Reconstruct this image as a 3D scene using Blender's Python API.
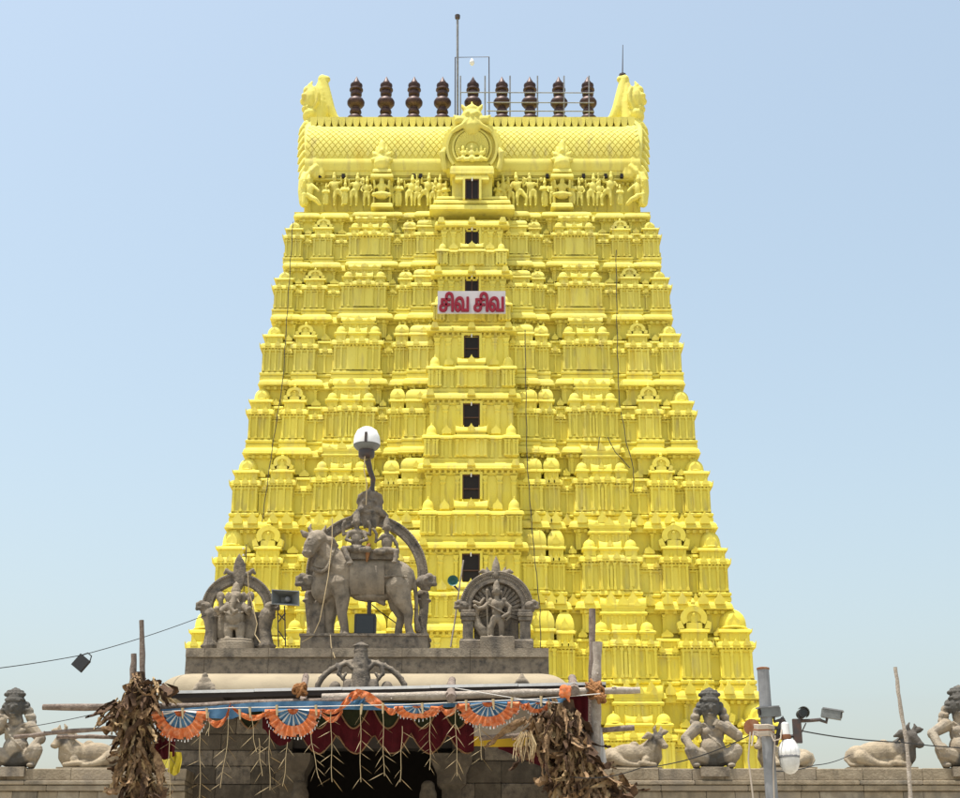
import bpy, math, random
from mathutils import Vector, Matrix, noise
R = math.radians
SC = bpy.context.scene
for o in list(bpy.data.objects): bpy.data.objects.remove(o)

# ------------------------------------------------------------------ camera, sky, sun, exposure
PITCH = R(20.0); FPX = 1500.0; CAMZ = 1.6           # focal length in pixels of the 960 x 798 photograph
cam_d = bpy.data.cameras.new('camera'); cam = bpy.data.objects.new('camera', cam_d)
SC.collection.objects.link(cam); SC.camera = cam
cam_d.sensor_width = 36; cam_d.lens = 36 * FPX / 960.0
cam_d.clip_start = 0.1; cam_d.clip_end = 5000
cam.location = (0, 0, CAMZ); cam.rotation_euler = (math.pi / 2 + PITCH, 0, 0)

SUN_EL, SUN_AZ = R(78), R(-66)                      # azimuth measured from straight behind the camera, minus = left
world = bpy.data.worlds.new('World'); SC.world = world; world.use_nodes = True
wn = world.node_tree; wn.nodes.clear()
sky = wn.nodes.new('ShaderNodeTexSky'); sky.sky_type = 'NISHITA'; sky.sun_disc = False
sky.sun_elevation = SUN_EL; sky.sun_rotation = math.pi - SUN_AZ
sky.air_density = 1.5; sky.dust_density = 3.8; sky.ozone_density = 0.6; sky.altitude = 0
bg = wn.nodes.new('ShaderNodeBackground'); bg.inputs['Strength'].default_value = 0.15
wo = wn.nodes.new('ShaderNodeOutputWorld')
hz = wn.nodes.new('ShaderNodeHueSaturation'); hz.inputs['Hue'].default_value = .488; hz.inputs['Saturation'].default_value = .80      # pale, hazy summer sky
wn.links.new(sky.outputs[0], hz.inputs['Color']); wn.links.new(hz.outputs[0], bg.inputs[0]); wn.links.new(bg.outputs[0], wo.inputs[0])

sun_d = bpy.data.lights.new('sun', 'SUN'); sun_d.energy = 4.7; sun_d.angle = R(0.5); sun_d.color = (1.0, 0.96, 0.89)
sun = bpy.data.objects.new('sun', sun_d); SC.collection.objects.link(sun)
sd = Vector((math.sin(SUN_AZ) * math.cos(SUN_EL), -math.cos(SUN_AZ) * math.cos(SUN_EL), math.sin(SUN_EL)))  # towards the sun
sun.rotation_euler = sd.to_track_quat('Z', 'Y').to_euler(); sun.location = (0, -20, 80)
SC.view_settings.view_transform = 'Standard'; SC.view_settings.look = 'None'
SC.view_settings.exposure = 0.43; SC.view_settings.gamma = 1.0; SC.view_settings.use_curve_mapping = False
SC.cycles.max_bounces = 6; SC.cycles.diffuse_bounces = 3

# ------------------------------------------------------------------ measuring helpers
cp, sp = math.cos(PITCH), math.sin(PITCH)
def P(px, py, Y):
    """point of the vertical plane at distance Y that the photograph shows at pixel (px, py)"""
    dx, dv = (px - 480) / FPX, (399 - py) / FPX
    dy, dz = cp - dv * sp, sp + dv * cp
    t = Y / dy
    return Vector((dx * t, Y, CAMZ + dz * t))
def X_at(half, z, Y): return half / FPX * (Y * cp + (z - CAMZ) * sp)
def Z_at(py, Y): return P(480, py, Y).z

rnd = random.Random(7)
COL = SC.collection
# ------------------------------------------------------------------ mesh helpers
class MB:
    def __init__(s, T=None): s.v = []; s.f = []; s.mi = []; s.T = T; s.m = 0
    def add(s, vs, fs):
        n = len(s.v)
        if s.T: vs = [s.T(*p) for p in vs]
        s.v += [tuple(p) for p in vs]; s.f += [tuple(i + n for i in q) for q in fs]; s.mi += [s.m] * len(fs)
    def box(s, x0, x1, y0, y1, z0, z1):
        s.add([(x0,y0,z0),(x1,y0,z0),(x1,y1,z0),(x0,y1,z0),(x0,y0,z1),(x1,y0,z1),(x1,y1,z1),(x0,y1,z1)],
              [(0,3,2,1),(4,5,6,7),(0,1,5,4),(1,2,6,5),(2,3,7,6),(3,0,4,7)])
    def rl(s, x0, x1, y0, y1, prof, back=False):
        """rectangle swept up a profile of (outset, height): plinths, eaves, cornices with mitred returns"""
        vs = []; fs = []
        for d, z in prof:
            yb = y1 + (d if back else 0)
            vs += [(x0-d,y0-d,z),(x1+d,y0-d,z),(x1+d,yb,z),(x0-d,yb,z)]
        n = len(prof)
        for i in range(n - 1):
            a = 4 * i
            for j in range(4):
                k = (j + 1) % 4; fs.append((a+j, a+k, a+4+k, a+4+j))
        fs += [(3,2,1,0), (4*n-4, 4*n-3, 4*n-2, 4*n-1)]
        s.add(vs, fs)
    def lathe(s, cx, cy, prof, n=12, sx=1, sy=1, ph=0):
        vs = []; fs = []
        for r, z in prof:
            for k in range(n):
                a = 2 * math.pi * (k + ph) / n; vs.append((cx + sx * r * math.cos(a), cy + sy * r * math.sin(a), z))
        m = len(prof)
        for i in range(m - 1):
            for k in range(n):
                q = (k + 1) % n; fs.append((i*n+k, i*n+q, i*n+n+q, i*n+n+k))
        fs += [tuple(range(n))[::-1], tuple(range((m-1)*n, m*n))]
        s.add(vs, fs)
    def tube(s, pts, rad, n=6):
        pts = [Vector(p) for p in pts]; m = len(pts)
        if not hasattr(rad, '__len__'): rad = [rad] * m
        vs = []; fs = []; up = None
        for i, p in enumerate(pts):
            t = (pts[min(i+1, m-1)] - pts[max(i-1, 0)])
            t = t.normalized() if t.length > 1e-9 else Vector((0,0,1))
            if up is None: up = t.orthogonal().normalized()
            up = (up - t * up.dot(t)); up = up.normalized() if up.length > 1e-6 else t.orthogonal().normalized()
            w = t.cross(up)
            for k in range(n):
                a = 2 * math.pi * k / n; vs.append(p + rad[i] * (math.cos(a) * up + math.sin(a) * w))
        for i in range(m - 1):
            for k in range(n):
                q = (k + 1) % n; fs.append((i*n+k, i*n+q, i*n+n+q, i*n+n+k))
        fs += [tuple(range(n))[::-1], tuple(range((m-1)*n, m*n))]
        s.add(vs, fs)
    def ell(s, c, r, n=12, m=8, M=None):
        vs = []; fs = []; c = Vector(c)
        for i in range(m + 1):
            th = math.pi * i / m
            for k in range(n):
                a = 2 * math.pi * k / n
                v = Vector((r[0]*math.sin(th)*math.cos(a), r[1]*math.sin(th)*math.sin(a), -r[2]*math.cos(th)))
                if M: v = M @ v
                vs.append(c + v)
        for i in range(m):
            for k in range(n):
                q = (k + 1) % n; fs.append((i*n+k, i*n+q, i*n+n+q, i*n+n+k))
        s.add(vs, fs)
    def prism(s, pts, y0, y1):
        """outline in x, z with a thickness in y"""
        n = len(pts)
        vs = [(x, y0, z) for x, z in pts] + [(x, y1, z) for x, z in pts]
        fs = [tuple(range(n)), tuple(range(2*n-1, n-1, -1))]
        for k in range(n):
            q = (k + 1) % n; fs.append((k, n+k, n+q, q))
        s.add(vs, fs)
    def build(s, name, mat, parent=None, ang=35, origin=None):
        if not s.v: return None
        if origin is None: origin = root_loc(parent)
        ox, oy, oz = origin
        me = bpy.data.meshes.new(name)
        me.from_pydata([(x-ox, y-oy, z-oz) for x, y, z in s.v], [], s.f); 
        mats = mat if isinstance(mat, (list, tuple)) else [mat]
        for m in mats: me.materials.append(m)
        if len(mats) > 1: me.polygons.foreach_set('material_index', s.mi)
        fix_normals(me)
        if ang:
            me.polygons.foreach_set('use_smooth', [True] * len(me.polygons)); me.set_sharp_from_angle(angle=R(ang))
        me.update()
        o = bpy.data.objects.new(name, me); COL.objects.link(o)
        if parent: o.parent = parent
        else: o.location = origin
        return o
import bmesh
def fix_normals(me):
    bm = bmesh.new(); bm.from_mesh(me); bmesh.ops.recalc_face_normals(bm, faces=bm.faces); bm.to_mesh(me); bm.free()
def root_loc(o):
    if o is None: return (0, 0, 0)
    while o.parent: o = o.parent
    return tuple(o.location)
def tag(o, label=None, cat=None, group=None, kind=None):
    if label: o['label'] = label
    if cat: o['category'] = cat
    if group: o['group'] = group
    if kind: o['kind'] = kind
    return o
def thing(name, label, cat, loc=(0,0,0), group=None):
    o = bpy.data.objects.new(name, None); COL.objects.link(o); o.location = loc; o.empty_display_size = .2
    return tag(o, label, cat, group, 'thing')
def one(mb, name, mat, label, cat, group=None, ang=35, kind=None):
    """a thing that is one mesh, its origin at its base"""
    xs, ys, zs = zip(*mb.v)
    o = mb.build(name, mat, None, ang, origin=((min(xs)+max(xs))/2, (min(ys)+max(ys))/2, min(zs)))
    return tag(o, label, cat, group, kind or 'thing')

# sculpting: blobs and limbs melted into one continuous surface
def sculpt(mb, name, mat, parent=None, voxel=.02, smooth=3, origin=None):
    if origin is None: origin = root_loc(parent)
    ox, oy, oz = origin
    me = bpy.data.meshes.new('raw'); me.from_pydata([(x-ox, y-oy, z-oz) for x, y, z in mb.v], [], mb.f); fix_normals(me)
    t = bpy.data.objects.new('raw', me); COL.objects.link(t)
    m = t.modifiers.new('r', 'REMESH'); m.mode = 'VOXEL'; m.voxel_size = voxel
    if smooth: q = t.modifiers.new('s', 'SMOOTH'); q.factor = .5; q.iterations = smooth
    dg = bpy.context.evaluated_depsgraph_get()
    me2 = bpy.data.meshes.new_from_object(t.evaluated_get(dg)); bpy.data.objects.remove(t); bpy.data.meshes.remove(me)
    me2.name = name; me2.materials.clear(); me2.materials.append(mat)
    me2.polygons.foreach_set('use_smooth', [True] * len(me2.polygons))
    o = bpy.data.objects.new(name, me2); COL.objects.link(o)
    if parent: o.parent = parent
    else: o.location = origin
    return o
class Px:
    """modelling frame for a statue: photo pixels across and up, w = pixels towards the camera, at distance Y"""
    def __init__(s, Y, px, py, T=None):
        s.Y = Y; s.sx = (P(px+1, py, Y) - P(px, py, Y)).x; s.sz = (P(px, py-1, Y) - P(px, py, Y)).z; s.mb = MB(T)
        s.s = (s.sx + s.sz) / 2
    def p(s, x, y, w=0):
        q = P(x, y, s.Y); return Vector((q.x, q.y - w * s.sx, q.z))
    def e(s, x, y, w, rx, ry, rw=None, rot=0):
        rw = rx if rw is None else rw
        s.mb.ell(s.p(x, y, w), (rx*s.sx, rw*s.sx, ry*s.sz), 14, 10, Matrix.Rotation(R(rot), 3, 'Y'))
    def c(s, pts, rad, n=10):
        """limb through (x, y, w) points with a radius in pixels at each"""
        if not hasattr(rad, '__len__'): rad = [rad] * len(pts)
        q = [s.p(*p) for p in pts]; rr = [r * s.s for r in rad]
        s.mb.tube(q, rr, n)
        for a, r in zip(q, rr): s.mb.ell(a, (r, r, r), 10, 6)

# ------------------------------------------------------------------ materials
def mat(name, base, rough=.8, spec=.3, var=None, scale=2.0, bump=0.0, bscale=30, streak=None, metal=0.0, detail=5, coords='pos', spots=None):
    m = bpy.data.materials.new(name); m.use_nodes = True; nt = m.node_tree; N = nt.nodes; L = nt.links
    b = N['Principled BSDF']; b.inputs['Roughness'].default_value = rough; b.inputs['Specular IOR Level'].default_value = spec
    b.inputs['Metallic'].default_value = metal
    geo = N.new('ShaderNodeNewGeometry'); pos = geo.outputs['Position']
    col = N.new('ShaderNodeRGB'); col.outputs[0].default_value = (*base, 1); cur = col.outputs[0]
    def mix(cur, fac, c2):
        x = N.new('ShaderNodeMix'); x.data_type = 'RGBA'
        L.new(fac, x.inputs[0]); L.new(cur, x.inputs[6]); x.inputs[7].default_value = (*c2, 1); return x.outputs[2]
    def noise_fac(scl, lo, hi, vec=pos, det=detail):
        n = N.new('ShaderNodeTexNoise'); n.inputs['Scale'].default_value = scl; n.inputs['Detail'].default_value = det
        n.inputs['Roughness'].default_value = .6
        L.new(vec, n.inputs['Vector']); r = N.new('ShaderNodeMapRange'); r.inputs[1].default_value = lo; r.inputs[2].default_value = hi
        L.new(n.outputs[0], r.inputs[0]); return r.outputs[0]
    if var:
        for k, c2 in enumerate(var): cur = mix(cur, noise_fac(scale * (1 + 1.7 * k), .42 + .04 * k, .72), c2)
    if streak:                                      # run-off stains drawn out down the surface
        mp = N.new('ShaderNodeMapping'); mp.inputs['Scale'].default_value = (1, 1, .12); L.new(pos, mp.inputs[0])
        f = noise_fac(streak[1], streak[2], streak[2] + .3, mp.outputs[0], 6); cur = mix(cur, f, streak[0])
    if spots:
        cur = mix(cur, noise_fac(spots[1], spots[2], spots[2] + .06, pos, 3), spots[0])
    L.new(cur, b.inputs['Base Color'])
    if bump:
        n = N.new('ShaderNodeTexNoise'); n.inputs['Scale'].default_value = bscale; n.inputs['Detail'].default_value = 6
        L.new(pos, n.inputs['Vector']); bp = N.new('ShaderNodeBump'); bp.inputs['Strength'].default_value = bump; bp.inputs['Distance'].default_value = .03
        L.new(n.outputs[0], bp.inputs['Height']); L.new(bp.outputs[0], b.inputs['Normal'])
    m['_cur'] = 0
    return m
def yellow_paint():
    """lime-yellow distemper: fresh and strong on the lower storeys, dusty and sun-bleached towards the top"""
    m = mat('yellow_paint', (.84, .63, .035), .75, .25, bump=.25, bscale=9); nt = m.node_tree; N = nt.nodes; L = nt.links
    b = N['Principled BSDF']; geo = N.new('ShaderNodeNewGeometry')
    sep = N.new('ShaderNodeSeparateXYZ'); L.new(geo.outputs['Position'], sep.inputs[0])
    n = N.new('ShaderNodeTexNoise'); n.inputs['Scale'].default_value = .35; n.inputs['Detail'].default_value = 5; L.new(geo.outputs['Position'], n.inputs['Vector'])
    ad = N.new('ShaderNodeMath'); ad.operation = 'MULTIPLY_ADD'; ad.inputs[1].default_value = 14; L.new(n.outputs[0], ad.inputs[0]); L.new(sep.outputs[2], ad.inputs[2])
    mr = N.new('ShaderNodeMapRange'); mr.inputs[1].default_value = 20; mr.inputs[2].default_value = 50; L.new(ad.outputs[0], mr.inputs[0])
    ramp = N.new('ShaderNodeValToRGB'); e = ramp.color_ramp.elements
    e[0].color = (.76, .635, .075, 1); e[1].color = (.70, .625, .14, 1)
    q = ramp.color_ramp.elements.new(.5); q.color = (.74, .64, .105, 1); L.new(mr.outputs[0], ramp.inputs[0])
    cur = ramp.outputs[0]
    def mix(cur, scl, lo, hi, c2, sc=(1,1,1), amt=1.0):
        mp = N.new('ShaderNodeMapping'); mp.inputs['Scale'].default_value = sc; L.new(geo.outputs['Position'], mp.inputs[0])
        t = N.new('ShaderNodeTexNoise'); t.inputs['Scale'].default_value = scl; t.inputs['Detail'].default_value = 6; L.new(mp.outputs[0], t.inputs['Vector'])
        r = N.new('ShaderNodeMapRange'); r.inputs[1].default_value = lo; r.inputs[2].default_value = hi; r.inputs[4].default_value = amt; L.new(t.outputs[0], r.inputs[0])
        x = N.new('ShaderNodeMix'); x.data_type = 'RGBA'; L.new(r.outputs[0], x.inputs[0]); L.new(cur, x.inputs[6]); x.inputs[7].default_value = (*c2, 1); return x.outputs[2]
    cur = mix(cur, 1.3, .5, .75, (.60, .44, .04), (1, 1, .3), .5)      # thin coat showing through in runs
    cur = mix(cur, 3.0, .54, .74, (.42, .35, .13), (1, 1, .2), .6)     # grey-brown water stains
    cur = mix(cur, .5, .5, .8, (.74, .66, .20), (1, 1, 1), .4)
    oi = N.new('ShaderNodeObjectInfo'); vr = N.new('ShaderNodeMapRange'); vr.inputs[3].default_value = .90; vr.inputs[4].default_value = 1.06; L.new(oi.outputs['Random'], vr.inputs[0])
    hs = N.new('ShaderNodeHueSaturation'); L.new(vr.outputs[0], hs.inputs['Value']); L.new(cur, hs.inputs['Color']); cur = hs.outputs[0]   # each piece was painted by hand
    L.new(cur, b.inputs['Base Color'])
    return m
M = {}
M['yellow'] = yellow_paint()
M['granite'] = mat('granite', (.25, .207, .152), .85, .2, var=[(.35, .295, .22), (.125, .105, .08)], scale=1.6, bump=.5, bscale=28, streak=((.07,.065,.06), 2.2, .52))
M['granite_dark'] = mat('granite_dark', (.19, .158, .12), .85, .2, var=[(.27, .228, .172), (.07, .064, .058)], scale=2.5, bump=.6, bscale=30, streak=((.05,.047,.044), 3.0, .55))
M['tan_stone'] = mat('tan_stone', (.37, .31, .225), .9, .2, var=[(.46, .39, .29), (.20, .18, .15)], scale=1.3, bump=.4, bscale=26, streak=((.12,.11,.09), 1.8, .58))
M['tan_dirty'] = mat('tan_dirty', (.26, .215, .155), .9, .2, var=[(.16, .145, .12), (.36, .31, .23)], scale=1.5, bump=.5, bscale=26, streak=((.07,.065,.055), 2.6, .5))
M['head_stone'] = mat('head_stone', (.13, .118, .10), .9, .2, var=[(.20, .18, .15)], scale=3, bump=.5, bscale=30)
M['wall_stone'] = mat('wall_stone', (.275, .225, .155), .9, .2, var=[(.18, .145, .10), (.35, .29, .205)], scale=1.7, bump=.6, bscale=18, streak=((.085,.075,.06), 2.5, .53))
M['wall_stone_pale'] = mat('wall_stone_pale', (.33, .27, .19), .9, .2, var=[(.22, .19, .15)], scale=2.1, bump=.6, bscale=18, streak=((.10,.09,.07), 3.5, .55))
M['sooty_stone'] = mat('sooty_stone', (.115, .095, .072), .9, .15, var=[(.07, .06, .047), (.16, .135, .10)], scale=1.7, bump=.6, bscale=18, streak=((.04,.036,.03), 2.5, .52))  # stone colour darkened to carry the deep shade under the awning
M['joint'] = mat('joint', (.06, .052, .045), .95, .1)
M['plaster'] = mat('plaster', (.33, .275, .185), .85, .2, var=[(.26, .215, .145)], scale=1.2, bump=.2, bscale=20, streak=((.22,.185,.13), 2.5, .58))
M['copper'] = mat('old_copper', (.065, .036, .031), .5, .4, var=[(.10, .058, .05), (.035, .022, .02)], scale=3, metal=.45)
M['glass'] = mat('dark_glass', (.022, .018, .017), .5, .15)
M['wood_frame'] = mat('window_wood', (.075, .04, .028), .7, .3)
M['steel'] = mat('galvanised_steel', (.24, .245, .25), .6, .4, metal=.3, var=[(.15,.15,.155)], scale=5, streak=((.34,.34,.34), 9, .55))
M['dark_metal'] = mat('dark_metal', (.045, .04, .04), .5, .4, var=[(.09,.05,.035)], scale=9)
M['white_paint'] = mat('white_enamel', (.78, .78, .76), .35, .5, var=[(.66,.65,.62)], scale=6)
M['cable'] = mat('black_cable', (.03, .03, .03), .7, .2)
M['sign_white'] = mat('sign_white', (.52, .49, .50), .5, .3, var=[(.45,.42,.43)], scale=1.5)
M['sign_red'] = mat('sign_red', (.24, .008, .024), .5, .3)

def stained(name, base, dark, var, scale=2.0):
    """carved stone with black weathering; the 'stain' attribute says where the stain sits"""
    m = mat(name, base, .9, .2, var=var, scale=scale, bump=.5, bscale=26, streak=(tuple(.45*c for c in base), 2.6, .56)); nt = m.node_tree; N = nt.nodes; L = nt.links
    b = N['Principled BSDF']; cur = b.inputs['Base Color'].links[0].from_socket
    at = N.new('ShaderNodeAttribute'); at.attribute_name = 'stain'; geo = N.new('ShaderNodeNewGeometry')
    n = N.new('ShaderNodeTexNoise'); n.inputs['Scale'].default_value = 5; n.inputs['Detail'].default_value = 5; L.new(geo.outputs['Position'], n.inputs['Vector'])
    ad = N.new('ShaderNodeMath'); ad.operation = 'ADD'; L.new(at.outputs['Fac'], ad.inputs[0]); L.new(n.outputs[0], ad.inputs[1])
    r = N.new('ShaderNodeMapRange'); r.inputs[1].default_value = .8; r.inputs[2].default_value = 1.15; L.new(ad.outputs[0], r.inputs[0])
    x = N.new('ShaderNodeMix'); x.data_type = 'RGBA'; L.new(r.outputs[0], x.inputs[0]); L.new(cur, x.inputs[6]); x.inputs[7].default_value = (*dark, 1); L.new(x.outputs[2], b.inputs['Base Color'])
    return m
def set_stain(o, blobs, org):
    """blobs: (centre, radius) in world space where the black weathering lies"""
    me = o.data; at = me.attributes.new('stain', 'FLOAT', 'POINT'); vals = []
    org = Vector(org)
    for v in me.vertices:
        w = v.co + org; f = 0
        for c, r in blobs: f = max(f, 1 - (w - c).length / r)
        vals.append(max(0, min(1, f * 1.6)))
    at.data.foreach_set('value', vals)
M['statue'] = stained('statue_stone', (.31, .25, .17), (.09, .08, .068), [(.37, .31, .22), (.18, .15, .11)], 1.8)
M['statue_grey'] = stained('statue_grey_stone', (.28, .23, .165), (.085, .08, .07), [(.34, .30, .235), (.17, .15, .125)], 1.8)
M['old_wood'] = mat('old_wood', (.20, .155, .125), .85, .2, var=[(.28, .23, .19), (.11, .08, .065)], scale=5, bump=.6, bscale=40, streak=((.09,.07,.055), 6, .5))
M['pale_wood'] = mat('pale_wood', (.36, .31, .25), .85, .2, var=[(.24, .20, .165), (.44, .39, .33)], scale=5, bump=.6, bscale=40)
M['leaf_a'] = mat('dry_leaf', (.23, .14, .07), .8, .25, var=[(.33, .22, .115), (.075, .04, .022)], scale=7, bump=.5, bscale=30)
M['leaf_b'] = mat('dry_leaf_pale', (.40, .285, .15), .8, .25, var=[(.22, .135, .065)], scale=8, bump=.5, bscale=30)
M['leaf_c'] = mat('dry_leaf_dark', (.06, .034, .02), .85, .2, var=[(.13, .075, .04)], scale=9, bump=.5, bscale=30)
M['straw'] = mat('straw', (.46, .36, .21), .8, .2, var=[(.45,.34,.18)], scale=12)
M['orange'] = mat('orange_cloth', (.58, .165, .05), .85, .2, var=[(.42,.09,.03), (.62,.30,.17)], scale=5)
M['blue'] = mat('blue_cloth', (.05, .125, .22), .85, .2, var=[(.10,.21,.33)], scale=6)
M['cloth_white'] = mat('white_cloth', (.58, .56, .52), .9, .15)
M['maroon'] = mat('maroon_cloth', (.08, .008, .012), .9, .15, var=[(.05,.006,.009)], scale=6)
M['green_cloth'] = mat('green_cloth', (.026, .029, .013), .9, .15, var=[(.018,.02,.01)], scale=6)
M['gold_trim'] = mat('gold_trim', (.20, .11, .05), .7, .3)
M['mustard'] = mat('mustard_cloth', (.55, .35, .03), .85, .2)
M['beige_cloth'] = mat('beige_cloth', (.42, .36, .29), .9, .15, var=[(.36,.31,.25)], scale=4)
M['rope'] = mat('coir_rope', (.33, .16, .065), .9, .15, var=[(.22,.10,.04)], scale=20, bump=.8, bscale=60)
M['sheet_metal'] = mat('sheet_metal', (.52, .53, .54), .45, .5, metal=.3, var=[(.38,.37,.36)], scale=3)
M['sheet_edge'] = mat('sheet_edge', (.72, .72, .70), .5, .4, var=[(.6,.6,.58)], scale=5)
M['tar'] = mat('tarred_underside', (.045, .038, .036), .9, .15)  # near-black colour stands for the shade beneath the sheet roof
M['grey_plastic'] = mat('grey_enamel', (.16, .17, .165), .5, .4, var=[(.11,.115,.11)], scale=8)
M['green_metal'] = mat('green_enamel', (.045, .15, .13), .45, .4, var=[(.03,.11,.10)], scale=8)
M['black_plastic'] = mat('black_plastic', (.025, .026, .028), .5, .4)
M['lens'] = mat('lens', (.01, .01, .012), .08, .6)
M['rust'] = mat('rust', (.22, .085, .04), .9, .2, var=[(.30,.17,.10)], scale=12)
M['frosted'] = mat('frosted_globe', (.58, .58, .55), .35, .5, var=[(.44,.43,.40)], scale=10)
# ------------------------------------------------------------------ ground
g = MB(); g.add([(-900,-300,0),(900,-300,0),(900,1500,0),(-900,1500,0)], [(0,1,2,3)])
ground = g.build('ground', mat('paved_ground', (.40,.36,.29), .9, .2, var=[(.33,.29,.23),(.45,.41,.34)], scale=.6, bump=.3, bscale=6), None, 0)
tag(ground, kind='structure', label='dusty paved temple forecourt')

# ------------------------------------------------------------------ the gateway tower
XC = X_at(-8.5, 26, 75)                                    # the tower stands a little left of the picture's axis
YC = 82.0
tower = thing('temple_tower', 'tall tapering bright yellow temple gateway tower with carved storeys and nine finials', 'tower', (XC, YC, 0))
OUT = .36
KY = [(689,292),(600,262),(520,246),(446,228.5),(378,213),(313,201),(261,189),(212,178)]   # cornice line and half width in the photo
BODY = [281, 255, 238, 222, 208, 197, 186]                                                 # half width of the corner shrines of each storey
YK = [72 + .7 * i for i in range(8)]
ZK = [Z_at(py, YK[i]) for i, (py, h) in enumerate(KY)]
HK = [X_at(h, ZK[i], YK[i]) for i, (py, h) in enumerate(KY)]
HB = [X_at(BODY[i], (ZK[i] + ZK[i+1]) / 2, YK[i] + .4) for i in range(7)]
# a lower storey mostly hidden behind the hall
YK = [71.3] + YK; ZK = [ZK[0] - 4.6] + ZK; HK = [HK[0] + .95] + HK; HB = [HB[0] + .9] + HB
CY = [790, 706, 620, 538, 459, 389, 322, 266, 217]         # cornice lines of the projecting centre bay
CHW = [72, 68, 63, 58, 54, 50, 45, 41, 37.5]
CPROJ = 1.6
CZ = [Z_at(CY[i], YK[i] - CPROJ) for i in range(9)]
CH = [X_at(CHW[i], CZ[i], YK[i] - CPROJ) for i in range(9)]

def eave_prof(z, h, out):
    return [(0, z), (out*.55, z + .06*h), (out*.90, z + .02*h), (out, z + .06*h), (out, z + .17*h), (out*.90, z + .22*h), (out*.89, z + .36*h), (out*.82, z + .56*h), (out*.66, z + .76*h), (out*.42, z + .9*h), (.30*out, z + .92*h), (.28*out, z + h)]
def pilaster(m, x, w, y, z0, z1, d=.085):
    h = z1 - z0
    m.box(x-w*.62, x+w*.62, y-d*1.25, y+.05, z0, z0+.10*h)
    m.box(x-w*.42, x+w*.42, y-d, y+.05, z0+.10*h, z0+.70*h)
    m.rl(x-w*.36, x+w*.36, y-d*.9, y+.05, [(0,z0+.70*h),(.05*w,z0+.73*h),(.22*w,z0+.78*h),(.05*w,z0+.83*h),(.1*w,z0+.86*h),(.32*w,z0+.93*h),(.32*w,z0+.965*h)])
def gable(m, x, y, z, w, h, d=.10):
    """small horseshoe gable seen face on"""
    pts = []
    for k in range(9):
        a = math.pi * (-.15 + 1.3 * k / 8); pts.append((x - .5*w*math.cos(a), z + h*.36 + .36*h*math.sin(a)))
    pts = pts[:4] + [(x - .16*w, z + .74*h), (x, z + h), (x + .16*w, z + .74*h)] + pts[5:]
    m.prism(pts[::-1], y - d, y + .12)
    m.lathe(x, y - d, [(w*.24, 0)], 3) if False else None
def dentils(m, x0, x1, y, z, s=.16):
    n = max(2, int((x1 - x0) / (s * 2)))
    for k in range(n):
        x = x0 + (k + .5) * (x1 - x0) / n; m.box(x - s*.5, x + s*.5, y - .11, y + .05, z - .17, z)
def dome(m, x, y, z, r, h, n=16, ry=None):
    ry = r if ry is None else ry
    pr = [(.80,0),(.80,.06),(1.06,.08),(1.10,.12),(1.0,.16),(.98,.30),(.93,.44),(.80,.58),(.58,.70),(.32,.78),(.16,.81),(.20,.85),(.12,.88),(.10,.91),(.13,.94),(0.02,1.0)]
    m.lathe(x, y, [(r*a, z + h*b) for a, b in pr], n, 1, ry / r)
def barrel(m, x0, x1, y, z, r, h, horns=True):
    """miniature wagon-vault roof with upturned ends"""
    n = 9; L = x1 - x0
    pts = []
    for k in range(n):
        a = math.pi * k / (n - 1); pts.append((-r*1.0*math.cos(a), h*.15 + h*.62*(math.sin(a) ** .8)))
    prof = [(-r*.85, 0)] + pts + [(r*.85, 0)]
    vs = []; fs = []; N = len(prof); S = 8
    for i in range(S + 1):
        t = i / S; x = x0 + L*t; up = (abs(2*t - 1) ** 3) * h * .16 if horns else 0
        for a, b in prof: vs.append((x, y + a, z + b + (up if b > h*.3 else 0)))
    for i in range(S):
        for k in range(N - 1): fs.append((i*N+k, i*N+k+1, i*N+N+k+1, i*N+N+k))
    fs += [tuple(range(N)), tuple(range(S*N, S*N+N))[::-1]]
    m.add(vs, fs)
    if horns:
        for sgn, xe in ((-1, x0), (1, x1)):
            m.prism([(xe - sgn*.10*L*.6, z + h*.7), (xe + sgn*.02, z + h*.15), (xe + sgn*.10*h, z + h*.55), (xe + sgn*.14*h, z + 1.12*h), (xe + sgn*.02*h, z + .95*h)], y - r*.55, y + r*.55)
    nf = max(1, int(L / (h * 1.6)))
    for k in range(nf):
        x = x0 + (k + .5) * L / nf; m.lathe(x, y, [(.06*h,z+.7*h),(.11*h,z+.82*h),(.05*h,z+.9*h),(.02*h,z+1.1*h)], 6)
def eave(m, x0, x1, y0, y1, z, h, out, bumps=0):
    m.rl(x0, x1, y0, y1, eave_prof(z, h, out))
    for k in range(bumps):
        x = x0 + (k + .5) * (x1 - x0) / bumps; gable(m, x, y0 - out*.85, z + h*.10, h*1.05, h*1.25, .06)
    n = max(3, int((x1 - x0) / .17))
    for k in range(n):
        x = x0 + (k + .5) * (x1 - x0) / n; m.box(x - .04, x + .04, y0 - out*.5, y0 + .03, z - .10*h - .05, z + .05*h)
    for sg, xe in ((-1, x0), (1, x1)):                    # upturned corner leaves
        m.prism([(xe + sg*out*.55, z + .1*h), (xe + sg*out*1.0, z + .05*h), (xe + sg*out*1.22, z + .75*h), (xe + sg*out*1.15, z + 1.05*h), (xe + sg*out*.7, z + .55*h)], y0 - out*1.06, y0 - out*.72)

class Sink:
    """one mesh per piece on the front; everything of a side face goes into one mesh"""
    def __init__(s, parent, single=None): s.parent = parent; s.single = single
    def __call__(s, name):
        if s.single is not None: return s.single, lambda: None
        m = MB(); return m, (lambda: m.build(name, M['yellow'], s.parent, 38))

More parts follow.
